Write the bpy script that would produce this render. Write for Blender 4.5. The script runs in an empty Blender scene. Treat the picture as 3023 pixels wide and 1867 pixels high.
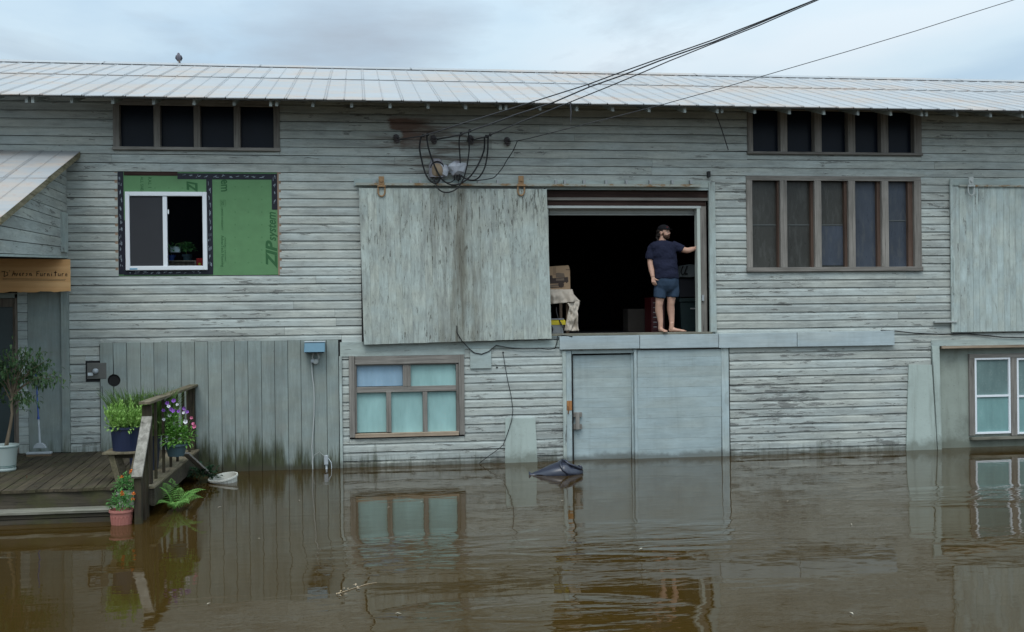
import bpy, bmesh, math, random
from mathutils import Vector, Matrix, noise as mnoise
R = random.Random(7)
S = bpy.context.scene
COL = S.collection
PI = math.pi

# ------------------------------------------------------------------ camera
# world: x along the facade, y into the building (facade at y=0), z up, flood water at z=0
CAMH, CAMD, FPX = 2.466, 17.82, 3181.0
YAW, PIT, ROL = 0.1405, -0.0012, -0.0118
_f = Vector((math.sin(YAW) * math.cos(PIT), math.cos(YAW) * math.cos(PIT), math.sin(PIT)))
_r = Vector((math.cos(YAW), -math.sin(YAW), 0))
_u = _r.cross(_f)
_r2 = _r * math.cos(ROL) + _u * math.sin(ROL)
_u2 = _u * math.cos(ROL) - _r * math.sin(ROL)
CAM = Vector((0, -CAMD, CAMH))
cd = bpy.data.cameras.new('camera')
cd.sensor_width = 36; cd.lens = 36 * FPX / 3023; cd.clip_end = 3000
cam = bpy.data.objects.new('camera', cd); COL.objects.link(cam)
m3 = Matrix((_r2, _u2, -_f)).transposed()
cam.matrix_world = Matrix.Translation(CAM) @ m3.to_4x4()
S.camera = cam

# ------------------------------------------------------------------ sky, sun, exposure
SUN_EL, SUN_ROT = math.radians(58), math.radians(200)
w = bpy.data.worlds.new('World'); S.world = w; w.use_nodes = True
nt = w.node_tree; nt.nodes.clear()
def wn(t, **k):
    n = nt.nodes.new(t)
    for a, b in k.items(): setattr(n, a, b)
    return n
wo = wn('ShaderNodeOutputWorld'); bg = wn('ShaderNodeBackground'); bg.inputs['Strength'].default_value = 0.1
sky = wn('ShaderNodeTexSky', sky_type='NISHITA', sun_disc=False, sun_elevation=SUN_EL, sun_rotation=SUN_ROT, air_density=1.0, dust_density=2.0)
tc = wn('ShaderNodeTexCoord'); sx = wn('ShaderNodeSeparateXYZ')
nt.links.new(tc.outputs['Generated'], sx.inputs[0])
def wmath(op, a, b=0.0, c=0.0, clamp=False):
    n = wn('ShaderNodeMath', operation=op, use_clamp=clamp)
    for i, v in enumerate((a, b, c)):
        if hasattr(v, 'links'): nt.links.new(v, n.inputs[i])
        else: n.inputs[i].default_value = v
    return n.outputs[0]
def wmix(f, a, b):
    n = wn('ShaderNodeMix', data_type='RGBA')
    for s, v in ((n.inputs[0], f), (n.inputs[6], a), (n.inputs[7], b)):
        if hasattr(v, 'links'): nt.links.new(v, s)
        else: s.default_value = v
    return n.outputs[2]
# planar projection of the view direction onto a cloud layer
zc = wmath('MAXIMUM', sx.outputs['Z'], 0.06)
cv = wn('ShaderNodeCombineXYZ')
nt.links.new(wmath('DIVIDE', sx.outputs['X'], zc), cv.inputs[0])
nt.links.new(wmath('DIVIDE', sx.outputs['Y'], zc), cv.inputs[1])
def wnoise(scale, detail, rough, off=(0, 0, 0), sc=(1, 1, 1), dist=0.0):
    mp = wn('ShaderNodeMapping'); mp.inputs['Location'].default_value = off; mp.inputs['Scale'].default_value = sc
    nt.links.new(cv.outputs[0], mp.inputs[0])
    n = wn('ShaderNodeTexNoise'); n.inputs['Scale'].default_value = scale; n.inputs['Detail'].default_value = detail
    n.inputs['Roughness'].default_value = rough; n.inputs['Distortion'].default_value = dist
    nt.links.new(mp.outputs[0], n.inputs['Vector']); return n.outputs[0]
def wramp(f, stops):
    n = wn('ShaderNodeValToRGB'); nt.links.new(f, n.inputs[0])
    e = n.color_ramp.elements
    while len(e) < len(stops): e.new(0.5)
    for i, (p, c) in enumerate(stops): e[i].position = p; e[i].color = (*c, 1) if len(c) == 3 else c
    return n.outputs[0]
base = wramp(wnoise(0.55, 6, 0.5, (2.3, 0.4, 0), (1, 0.6, 1)), [(0.36, (4.9, 6.5, 7.9)), (0.5, (6.3, 7.8, 8.8)), (0.66, (7.4, 8.4, 9.1))])
grey = wramp(wnoise(1.0, 8, 0.6, (0.4, 1.6, 0), (1, 0.55, 1), 0.6), [(0.5, (0, 0, 0)), (0.68, (1, 1, 1))])
# the one darker cloud bank left of centre
d0 = (CAM * 0 + (_f + _r2 * (1060 - 1511.5) / FPX + _u2 * (933.5 - 90) / FPX)).normalized()
dx = wmath('SUBTRACT', sx.outputs['X'], d0.x); dz = wmath('SUBTRACT', sx.outputs['Z'], d0.z)
wob = wmath('MULTIPLY', wmath('SUBTRACT', wnoise(1.6, 7, 0.6), 0.5), 2.4)
rr = wmath('ADD', wmath('POWER', wmath('DIVIDE', dx, 0.105), 2), wmath('POWER', wmath('DIVIDE', dz, 0.05), 2))
bank = wmath('MULTIPLY', wmath('SUBTRACT', wmath('ADD', 1.25, wob), rr, clamp=False), 0.55, clamp=True)
up = wmath('GREATER_THAN', sx.outputs['Y'], 0)
bank = wmath('MULTIPLY', bank, up)
greyf = wmath('MAXIMUM', wmath('MULTIPLY', grey, 0.42), wmath('MULTIPLY', bank, 1.0))
cloud = wmix(greyf, base, (3.9, 4.5, 5.2, 1))
# overcast: the zenith is brighter than the horizon
lift = wmath('MULTIPLY_ADD', wmath('MAXIMUM', sx.outputs['Z'], 0.0), 1.45, 0.60)
vm = wn('ShaderNodeVectorMath', operation='SCALE'); nt.links.new(cloud, vm.inputs[0]); nt.links.new(lift, vm.inputs[3])
allsky = wmix(0.9, sky.outputs[0], vm.outputs[0])
nt.links.new(allsky, bg.inputs[0]); nt.links.new(bg.outputs[0], wo.inputs[0])

sl = bpy.data.lights.new('sun', 'SUN'); sl.energy = 1.1; sl.angle = math.radians(25); sl.color = (1, 0.97, 0.92)
sun = bpy.data.objects.new('sun', sl); COL.objects.link(sun)
sd = Vector((math.sin(SUN_ROT) * math.cos(SUN_EL), math.cos(SUN_ROT) * math.cos(SUN_EL), math.sin(SUN_EL)))
sun.rotation_euler = sd.to_track_quat('Z', 'Y').to_euler(); sun.location = (0, -10, 20)

S.view_settings.view_transform = 'Standard'; S.view_settings.look = 'None'
S.view_settings.exposure = 0.24; S.view_settings.gamma = 1.0; S.view_settings.use_curve_mapping = False
S.cycles.max_bounces = 8; S.cycles.transparent_max_bounces = 12
S.cycles.use_denoising = True

# ------------------------------------------------------------------ surveying: where a photographed point lies on a plane of the place
def ray(px, py): return _f + _r2 * ((px - 1511.5) / FPX) - _u2 * ((py - 933.5) / FPX)
def W(px, py, Y=0.0):
    d = ray(px, py); p = CAM + d * ((CAMD + Y) / d.y); return Vector((p.x, Y, p.z))
def WX(px, py, X):
    d = ray(px, py); p = CAM + d * (X / d.x); return Vector((X, p.y, p.z))
def WZ(px, py, Z):
    d = ray(px, py); p = CAM + d * ((Z - CAMH) / d.z); return Vector((p.x, p.y, Z))
def RC(x0, y0, x1, y1, Y=0.0):
    xm, ym = (x0 + x1) / 2, (y0 + y1) / 2
    return W(x0, ym, Y).x, W(x1, ym, Y).x, W(xm, y1, Y).z, W(xm, y0, Y).z     # X0, X1, Z0, Z1
DD = 1.23438

# ------------------------------------------------------------------ material graph helper
class G:
    def __init__(s, name):
        s.m = bpy.data.materials.new(name); s.m.use_nodes = True; s.t = s.m.node_tree
        s.b = s.t.nodes['Principled BSDF']; s.out = s.t.nodes['Material Output']; s._pos = None
    def n(s, t, **k):
        n = s.t.nodes.new(t)
        for a, b in k.items(): setattr(n, a, b)
        return n
    def l(s, sock, v):
        if hasattr(v, 'links'): s.t.links.new(v, sock)
        elif isinstance(v, (tuple, list)) and len(v) == 3 and sock.type == 'RGBA': sock.default_value = (*v, 1)
        else: sock.default_value = v
    @property
    def pos(s):
        if s._pos is None: s._pos = s.n('ShaderNodeNewGeometry').outputs['Position']
        return s._pos
    def rnd(s): return s.n('ShaderNodeObjectInfo').outputs['Random']
    def xyz(s, v=None):
        n = s.n('ShaderNodeSeparateXYZ'); s.l(n.inputs[0], v or s.pos); return n.outputs
    def map(s, sc=(1, 1, 1), loc=None, v=None):
        n = s.n('ShaderNodeMapping'); s.l(n.inputs['Vector'], v or s.pos); n.inputs['Scale'].default_value = sc
        if loc is not None: s.l(n.inputs['Location'], loc)
        return n.outputs[0]
    def vec(s, a):
        n = s.n('ShaderNodeCombineXYZ')
        for i in range(3): s.l(n.inputs[i], a)
        return n.outputs[0]
    def noise(s, v, scale=1.0, detail=4, rough=0.55, dist=0.0):
        n = s.n('ShaderNodeTexNoise'); s.l(n.inputs['Vector'], v); n.inputs['Scale'].default_value = scale
        n.inputs['Detail'].default_value = detail; n.inputs['Roughness'].default_value = rough; n.inputs['Distortion'].default_value = dist
        return n.outputs[0]
    def math(s, op, a, b=0.0, c=0.0, clamp=False):
        n = s.n('ShaderNodeMath', operation=op, use_clamp=clamp)
        for i, v in enumerate((a, b, c)): s.l(n.inputs[i], v)
        return n.outputs[0]
    def step(s, v, a, b):                       # smooth 0..1 between a and b
        n = s.n('ShaderNodeMapRange', interpolation_type='SMOOTHSTEP'); s.l(n.inputs[0], v)
        if a <= b: n.inputs[1].default_value = a; n.inputs[2].default_value = b
        else: n.inputs[1].default_value = b; n.inputs[2].default_value = a; n.inputs[3].default_value = 1; n.inputs[4].default_value = 0
        return n.outputs[0]
    def mix(s, f, a, b, mode='MIX'):
        n = s.n('ShaderNodeMix', data_type='RGBA', blend_type=mode); s.l(n.inputs[0], f); s.l(n.inputs[6], a); s.l(n.inputs[7], b); return n.outputs[2]
    def scale(s, c, k):
        n = s.n('ShaderNodeVectorMath', operation='SCALE')
        if hasattr(c, 'links'): s.l(n.inputs[0], c)
        else: n.inputs[0].default_value = c[:3]
        s.l(n.inputs[3], k); return n.outputs[0]
    def bump(s, h, strength=0.3, dist=0.01, prev=None):
        n = s.n('ShaderNodeBump'); s.l(n.inputs['Height'], h); n.inputs['Strength'].default_value = strength; n.inputs['Distance'].default_value = dist
        if prev is not None: s.l(n.inputs['Normal'], prev)
        s.l(s.b.inputs['Normal'], n.outputs[0]); return n.outputs[0]
    def fin(s, col, rough=0.8, spec=0.3, metal=0.0):
        s.l(s.b.inputs['Base Color'], col); s.l(s.b.inputs['Roughness'], rough); s.l(s.b.inputs['Specular IOR Level'], spec); s.l(s.b.inputs['Metallic'], metal)
        return s.m

def M_plain(name, col, rough=0.7, spec=0.3, var=0.2, scale=6.0, metal=0.0, dirt=0.0, bump=0.0, tide=False):
    g = G(name)
    n1 = g.noise(g.pos, scale, 5, 0.6)
    k = g.math('MULTIPLY_ADD', n1, var * 2, 1 - var)
    c = g.scale(col, k)
    if dirt:
        d = g.step(g.noise(g.pos, scale * 0.6, 6, 0.65), 0.5, 0.7)
        c = g.mix(g.math('MULTIPLY', d, dirt), c, (0.05, 0.045, 0.035))
    if tide:
        z_ = g.xyz()[2]; st = g.step(g.noise(g.map((6, 6, 0.5)), 1.0, 6, 0.65), 0.5, 0.68)
        c = g.mix(g.math('MULTIPLY', st, 0.35), c, (0.16, 0.17, 0.14))
        tm = g.step(g.math('ADD', z_, g.math('MULTIPLY', g.math('SUBTRACT', g.noise(g.pos, 5, 5, 0.65), 0.5), 0.4)), 0.24, 0.05)
        c = g.mix(g.math('MULTIPLY', tm, 0.55), c, (0.09, 0.09, 0.06))
        sp = g.step(g.noise(g.pos, 22, 4, 0.7), 0.64, 0.69); c = g.mix(g.math('MULTIPLY', sp, 0.5), c, (0.13, 0.13, 0.11))
    if bump: g.bump(g.noise(g.pos, scale * 6, 4, 0.6), bump, 0.01)
    return g.fin(c, rough, spec, metal)

def M_paint(name, col, axis='x', peel=0.5, wood=(0.15, 0.152, 0.145), algae=0.0, tone=0.16, fine=1.0, streak=0.0, rust=False, lowpeel=0.0, coarse=1.0, mottle=0.7, stain=False):
    """old paint on boards; axis is the way the grain runs"""
    g = G(name)
    off = g.vec(g.math('MULTIPLY', g.rnd(), 37.0))
    a = (1, 1, 1)
    def sc(l, c): return {'x': (l, c, c), 'z': (c, c, l), 'y': (c, l, c)}[axis]
    P = g.map(sc(2.6 * coarse, 19 * coarse), off)
    pn = g.noise(P, 1.0, 7, 0.68, 0.4)
    reg = g.noise(g.map((0.45, 0.45, 0.6)), 1.0, 3, 0.5)
    z = g.xyz()[2]
    v = g.math('ADD', pn, g.math('MULTIPLY', g.math('SUBTRACT', reg, 0.5), 0.36))
    if lowpeel: v = g.math('ADD', v, g.math('MULTIPLY', g.step(z, 3.2, 0.6), lowpeel))
    thr = 0.69 - 0.16 * peel
    pm = g.step(v, thr, thr + 0.035)
    flake = g.math('MULTIPLY', g.step(v, thr - 0.045, thr - 0.01), g.math('SUBTRACT', 1.0, pm))
    t1 = g.noise(g.map((0.8, 0.8, 2.2), off), 1.0, 4, 0.55)
    t2 = g.noise(g.map(sc(2.0, 40), off), 1.0, 5, 0.6)
    t3 = g.noise(g.map((3.5, 3.5, 3.5)), 1.0, 6, 0.6)
    k = g.math('MULTIPLY_ADD', g.rnd(), tone, 1 - tone / 2)
    k = g.math('MULTIPLY', k, g.math('MULTIPLY_ADD', t1, 0.5, 0.75))
    k = g.math('MULTIPLY', k, g.math('MULTIPLY_ADD', t2, 0.34, 0.83))
    k = g.math('MULTIPLY', k, g.math('MULTIPLY_ADD', t3, 0.36, 0.82))
    hue = g.mix(g.step(g.noise(g.map((0.6, 0.6, 3), off), 1.0, 3), 0.35, 0.7), col, tuple(c * q for c, q in zip(col, (1.04, 0.985, 0.93))))
    c = g.scale(hue, k)
    mo = g.noise(g.map(sc(3.2 * coarse, 12 * coarse), off), 1.0, 7, 0.72, 0.8)
    c = g.mix(g.math('MULTIPLY', g.step(mo, 0.52, 0.57), 0.5 * mottle), c, g.scale(c, 1.22))
    c = g.mix(g.math('MULTIPLY', g.step(mo, 0.45, 0.40), 0.55 * mottle), c, g.scale((0.27, 0.29, 0.275), k))
    # thin worn areas where the grey wood begins to show through
    worn = g.math('MULTIPLY', g.step(g.math('ADD', g.noise(g.map(sc(1.1, 9), off), 1.0, 6, 0.7), g.math('MULTIPLY', g.math('SUBTRACT', reg, 0.5), 0.5)), 0.46, 0.66), 0.8 * min(1, peel * 1.3))
    c = g.mix(worn, c, g.scale((0.24, 0.255, 0.245), k))
    c = g.mix(g.math('MULTIPLY', flake, 0.45), c, g.scale((min(1, col[0] * 1.35), min(1, col[1] * 1.28), min(1, col[2] * 1.22)), 1.0))
    wv = g.mix(g.noise(g.map(sc(3, 60), off), 1.0, 4, 0.6), tuple(x * 0.45 for x in wood), tuple(x * 1.5 for x in wood))
    c = g.mix(g.math('MULTIPLY', pm, 0.78), c, wv)
    # hairline cracks
    cr = g.step(g.noise(g.map(sc(4.5, 75), off), 1.0, 4, 0.7), 0.655, 0.70)
    c = g.mix(g.math('MULTIPLY', cr, 0.42 * fine), c, (0.05, 0.055, 0.055))
    if streak:
        st = g.step(g.noise(g.map((7, 7, 0.35), None), 1.0, 5, 0.6), 0.5, 0.7)
        c = g.mix(g.math('MULTIPLY', st, streak), c, (0.10, 0.10, 0.085))
    if stain:
        xs_ = g.xyz()[0]; d_ = g.math('ABSOLUTE', g.math('SUBTRACT', xs_, 1.62))
        sm_ = g.math('MULTIPLY', g.step(d_, 0.75, 0.05), g.step(g.noise(g.map((5, 5, 0.5)), 1.0, 6, 0.65), 0.36, 0.66))
        c = g.mix(g.math('MULTIPLY', sm_, 0.75), c, (0.115, 0.10, 0.07))
    if rust:
        x = g.xyz()[0]
        c0 = W(1200, 385)
        w2 = g.math('MULTIPLY', g.math('SUBTRACT', g.noise(g.map((1.4, 1, 7)), 1.0, 6, 0.65), 0.5), 3.2)
        rr = g.math('ADD', g.math('POWER', g.math('DIVIDE', g.math('SUBTRACT', x, c0.x), 0.5), 2), g.math('POWER', g.math('DIVIDE', g.math('SUBTRACT', z, c0.z), 0.34), 2))
        ms = g.math('MULTIPLY', g.math('SUBTRACT', g.math('ADD', 1.15, w2), rr), 1.1, clamp=True)
        edge = g.step(g.math('ADD', g.math('ADD', x, g.math('MULTIPLY', g.math('SUBTRACT', g.noise(g.pos, 9, 5, 0.7), 0.5), 0.22)), g.math('MULTIPLY', g.step(z, 5.50, 5.56), 0.2)), c0.x - 0.14, c0.x - 0.06)
        ms = g.math('MULTIPLY', g.math('MULTIPLY', ms, edge), g.step(z, 5.78, 5.70))
        c = g.mix(g.math('MULTIPLY', ms, 0.85), c, g.mix(g.noise(g.map((3, 3, 14)), 1.0, 5), (0.06, 0.028, 0.018), (0.20, 0.085, 0.05)))
        # brown weather streaks spreading right of it
        rr2 = g.math('ADD', g.math('POWER', g.math('DIVIDE', g.math('SUBTRACT', x, 1.3), 1.35), 2), g.math('POWER', g.math('DIVIDE', g.math('SUBTRACT', z, 5.25), 0.6), 2))
        s2 = g.math('MULTIPLY', g.step(rr2, 1.0, 0.2), g.step(g.noise(g.map((1.1, 1, 11)), 1.0, 6, 0.65), 0.44, 0.64))
        c = g.mix(g.math('MULTIPLY', s2, 0.85), c, (0.13, 0.10, 0.08))
    if algae:
        an = g.noise(g.map((7, 7, 0.7)), 1.0, 7, 0.7)
        x = g.xyz()[0]
        hgt = g.math('MULTIPLY_ADD', g.step(x, 1.0, -2.4), 0.46, 0.06)
        lev = g.math('SUBTRACT', g.math('ADD', hgt, g.math('MULTIPLY', g.math('SUBTRACT', an, 0.5), 1.5)), z)
        am = g.math('MULTIPLY', g.step(lev, -0.12, 0.34), algae)
        c = g.mix(am, c, g.mix(g.noise(g.map((9, 9, 4)), 1.0, 5), (0.022, 0.026, 0.014), (0.085, 0.095, 0.05)))
    wet = g.step(g.math('ADD', z, g.math('MULTIPLY', g.math('SUBTRACT', t3, 0.5), 0.22)), 0.13, 0.03)
    c = g.mix(g.math('MULTIPLY', wet, 0.6), c, (0.06, 0.055, 0.04))
    h = g.math('ADD', g.math('MULTIPLY', pm, -1.0), g.math('MULTIPLY', flake, 0.6))
    h = g.math('ADD', h, g.math('MULTIPLY', t2, 0.5))
    h = g.math('SUBTRACT', h, g.math('MULTIPLY', cr, 0.6))
    g.bump(h, 0.55, 0.006)
    return g.fin(c, 0.78, 0.25)

def M_wood(name, dark, light, axis='x', gloss=0.85, moss=0.0, coarse=1.0, crack=0.6):
    g = G(name); off = g.vec(g.math('MULTIPLY', g.rnd(), 41.0))
    sc = {'x': (1.5, 30, 30), 'y': (30, 1.5, 30), 'z': (30, 30, 1.5)}[axis]
    n1 = g.noise(g.map(tuple(a * coarse for a in sc), off), 1.0, 6, 0.62, 0.5)
    n2 = g.noise(g.map((2, 2, 2), off), 1.0, 4, 0.6)
    c = g.mix(g.step(g.math('ADD', g.math('MULTIPLY', n1, 0.7), g.math('MULTIPLY', n2, 0.3)), 0.3, 0.72), dark, light)
    c = g.scale(c, g.math('MULTIPLY_ADD', g.rnd(), 0.35, 0.82))
    cr = g.step(n1, 0.36, 0.32)
    c = g.mix(g.math('MULTIPLY', cr, crack), c, tuple(x * 0.3 for x in dark))
    if moss:
        ms = g.math('MULTIPLY', g.step(g.noise(g.pos, 2.6, 6, 0.65), 0.45, 0.62), moss)
        c = g.mix(ms, c, g.mix(g.noise(g.pos, 14, 3), (0.03, 0.035, 0.014), (0.10, 0.10, 0.035)))
    g.bump(n1, 0.5, 0.006)
    return g.fin(c, gloss, 0.25)

PAINT = (0.418, 0.463, 0.448)
mt = {}
mt['clap'] = M_paint('painted_clapboard', PAINT, 'x', 0.47, algae=0.9, rust=True, lowpeel=0.04)
mt['vert'] = M_paint('painted_vertical_board', (0.255, 0.305, 0.295), 'z', 0.1, algae=1.0, tone=0.12, fine=0.5, streak=0.25)
mt['barn'] = M_paint('peeling_door_paint', (0.41, 0.47, 0.445), 'z', 0.5, wood=(0.10, 0.10, 0.085), tone=0.1, streak=0.3, coarse=1.5, mottle=1.15, stain=True)
mt['barn2'] = M_paint('faded_door_paint', (0.42, 0.50, 0.49), 'z', 0.4, wood=(0.15, 0.15, 0.14), tone=0.1, streak=0.1)
mt['trimx'] = M_paint('trim_paint_level', (0.36, 0.43, 0.42), 'x', 0.2, tone=0.08, fine=0.5)
mt['trimz'] = M_paint('trim_paint_upright', (0.40, 0.475, 0.465), 'z', 0.35, tone=0.08, fine=0.6, algae=0.3)
mt['blue'] = M_paint('blue_grey_beam_paint', (0.40, 0.475, 0.50), 'x', -0.4, tone=0.06, fine=0.12, mottle=0.18, streak=0.08)
mt['doorp'] = M_paint('blue_grey_door_paint', (0.36, 0.44, 0.455), 'x', -0.15, tone=0.08, fine=0.35, mottle=0.4, streak=0.12)
mt['patch'] = M_plain('plaster_patch_paint', (0.42, 0.49, 0.455), 0.85, 0.2, 0.14, 3.0, dirt=0.25, bump=0.3, tide=True)
mt['plaster'] = M_plain('dirty_plaster', (0.30, 0.34, 0.30), 0.9, 0.15, 0.25, 2.0, dirt=0.4, bump=0.3, tide=True)
mt['wfx'] = M_wood('weathered_frame_wood_level', (0.15, 0.14, 0.125), (0.30, 0.28, 0.255), 'x')
mt['wfz'] = M_wood('weathered_frame_wood_upright', (0.15, 0.14, 0.125), (0.30, 0.28, 0.255), 'z')
mt['sash'] = M_wood('brown_sash_wood', (0.07, 0.045, 0.035), (0.13, 0.085, 0.065), 'z')
mt['rawx'] = M_wood('raw_sill_wood', (0.22, 0.17, 0.12), (0.42, 0.33, 0.25), 'x')
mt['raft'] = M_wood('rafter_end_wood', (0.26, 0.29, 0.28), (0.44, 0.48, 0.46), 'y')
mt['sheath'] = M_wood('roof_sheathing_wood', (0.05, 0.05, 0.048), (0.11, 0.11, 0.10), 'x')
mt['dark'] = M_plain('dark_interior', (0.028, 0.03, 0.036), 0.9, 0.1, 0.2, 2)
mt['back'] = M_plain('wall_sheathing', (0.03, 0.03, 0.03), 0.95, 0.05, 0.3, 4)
mt['deck'] = M_wood('deck_board_wood', (0.03, 0.025, 0.017), (0.095, 0.075, 0.05), 'y', moss=0.35)
mt['deckx'] = M_wood('deck_fascia_wood', (0.03, 0.027, 0.02), (0.09, 0.075, 0.055), 'x', moss=0.6)
mt['tread'] = M_wood('step_tread_wood', (0.12, 0.115, 0.09), (0.30, 0.29, 0.24), 'x', moss=0.2)
mt['railz'] = M_wood('rail_post_wood', (0.02, 0.016, 0.011), (0.065, 0.052, 0.036), 'z', moss=0.3)
mt['raily'] = M_wood('hand_rail_wood', (0.10, 0.085, 0.055), (0.24, 0.20, 0.14), 'y', moss=0.35)
mt['rails'] = M_wood('lichened_rail_wood', (0.13, 0.12, 0.10), (0.42, 0.39, 0.34), 'z', moss=0.15, coarse=0.5)
mt['white'] = M_plain('white_vinyl', (0.78, 0.82, 0.86), 0.4, 0.4, 0.03, 3)
mt['black'] = M_plain('black_rubber', (0.012, 0.012, 0.014), 0.55, 0.4, 0.3, 30)
mt['wire'] = M_plain('weathered_wire', (0.05, 0.05, 0.055), 0.6, 0.3, 0.3, 20)
mt['rust'] = M_plain('rusty_iron', (0.20, 0.10, 0.045), 0.85, 0.2, 0.5, 25, bump=0.4)
mt['orust'] = M_plain('ochre_rust', (0.33, 0.21, 0.115), 0.85, 0.2, 0.35, 25, bump=0.3)
mt['zinc'] = M_plain('dull_zinc', (0.35, 0.37, 0.38), 0.5, 0.4, 0.2, 10, metal=0.3)
mt['pipe'] = M_plain('painted_conduit', (0.42, 0.45, 0.44), 0.6, 0.3, 0.2, 8)
mt['tape'] = M_plain('black_flashing_tape', (0.012, 0.014, 0.024), 0.5, 0.3, 0.3, 12)
mt['greenp'] = M_plain('green_sheathing_panel', (0.125, 0.265, 0.125), 0.75, 0.2, 0.16, 5, dirt=0.12)
mt['gprint'] = M_plain('panel_print', (0.045, 0.13, 0.055), 0.8, 0.15, 0.05, 5)
mt['tprint'] = M_plain('tape_print', (0.28, 0.33, 0.38), 0.6, 0.2, 0.2, 40)
mt['stud'] = M_wood('exposed_stud_wood', (0.18, 0.12, 0.085), (0.36, 0.26, 0.19), 'z')
mt['beam'] = M_wood('dark_lintel_wood', (0.025, 0.013, 0.011), (0.06, 0.035, 0.028), 'x')

def galv(name, tint=1.0):
    g = G(name); r = g.rnd()
    P = g.map((1.2, 6, 6), g.vec(g.math('MULTIPLY', r, 31)))
    n1 = g.noise(P, 1.0, 6, 0.62); n2 = g.noise(g.map((0.55, 1.1, 1.1)), 1.0, 6, 0.62); n3 = g.noise(g.pos, 9, 5, 0.65)
    k = g.math('MULTIPLY', g.math('MULTIPLY_ADD', n1, 0.34, 0.83), g.math('MULTIPLY_ADD', r, 0.10, 0.95))
    c = g.scale((0.35 * tint, 0.362 * tint, 0.372 * tint), k)
    c = g.mix(g.math('MULTIPLY', g.step(g.math('ADD', n2, g.math('MULTIPLY', n1, 0.25)), 0.56, 0.76), 0.6), c, (0.42, 0.34, 0.275))
    c = g.mix(g.math('MULTIPLY', g.step(g.math('ADD', n3, g.math('MULTIPLY', n2, 0.4)), 0.78, 0.92), 0.5), c, (0.36, 0.22, 0.16))
    g.bump(n3, 0.12, 0.01)
    return g.fin(c, g.math('MULTIPLY_ADD', n1, 0.2, 0.5), 0.35, 0.0)
mt['roof'] = galv('galvanized_sheet'); mt['roof2'] = galv('galvanized_sheet_porch', 0.86)

def glassy(name, col, rough=0.12, spec=0.35, n=True, trans=0.0):
    g = G(name)
    c = g.scale(col, g.math('MULTIPLY_ADD', g.noise(g.pos, 3, 4), 0.5, 0.75)) if n else col
    if trans:
        tr = g.n('ShaderNodeBsdfTransparent'); g.l(tr.inputs[0], (0.75, 0.8, 0.82)); mx = g.n('ShaderNodeMixShader'); mx.inputs[0].default_value = 1 - trans
        g.fin(c, rough, spec); g.t.links.new(tr.outputs[0], mx.inputs[1]); g.t.links.new(g.b.outputs[0], mx.inputs[2]); g.t.links.new(mx.outputs[0], g.out.inputs[0])
        return g.m
    return g.fin(c, rough, spec)
mt['dglass'] = dusty('dark_window_glass', (0.006, 0.009, 0.016)) if False else glassy('dark_window_glass', (0.008, 0.012, 0.021), 0.3, 0.14)
mt['screen'] = M_plain('insect_screen', (0.048, 0.05, 0.056), 0.9, 0.1, 0.1, 3)
def dusty(name, col):
    g = G(name); a = g.noise(g.map((1.6, 1.6, 1.0), g.vec(g.math('MULTIPLY', g.rnd(), 23))), 1.0, 5, 0.6); d = g.noise(g.pos, 60, 3, 0.7); e = g.noise(g.map((12, 12, 3)), 1.0, 5, 0.65)
    c = g.scale(col, g.math('MULTIPLY_ADD', a, 1.5, 0.3)); c = g.mix(g.math('MULTIPLY', g.step(g.math('ADD', e, g.math('MULTIPLY', d, 0.2)), 0.58, 0.75), 0.3), c, (0.12, 0.125, 0.12))
    return g.fin(c, g.math('MULTIPLY_ADD', e, 0.5, 0.08), 0.28)
mt['bglass'] = dusty('brown_dusty_glass', (0.046, 0.046, 0.041))
mt['blglass'] = dusty('blue_dusty_glass', (0.052, 0.063, 0.084))
mt['cglass'] = glassy('clear_window_glass', (0.005, 0.006, 0.01), 0.05, 0.1, trans=0.93)
def film(name, col):
    g = G(name); a = g.noise(g.map((2.2, 2.2, 1.2)), 1.0, 4, 0.55); b = g.noise(g.map((14, 14, 2.5)), 1.0, 5, 0.6); d = g.noise(g.pos, 40, 4, 0.7)
    k = g.math('MULTIPLY', g.math('MULTIPLY_ADD', a, 0.75, 0.62), g.math('MULTIPLY_ADD', b, 0.3, 0.84))
    c = g.scale(col, k); c = g.mix(g.math('MULTIPLY', g.step(g.math('ADD', d, g.math('MULTIPLY', b, 0.3)), 0.72, 0.85), 0.35), c, (0.42, 0.46, 0.44))
    g.bump(a, 0.25, 0.02); return g.fin(c, g.math('MULTIPLY_ADD', b, 0.3, 0.18), 0.4)
mt['aqua'] = film('frosted_aqua_film', (0.31, 0.51, 0.50))
mt['aquab'] = film('frosted_blue_film', (0.29, 0.44, 0.57))
mt['aquad'] = film('frosted_dim_film', (0.15, 0.23, 0.225))

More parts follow.
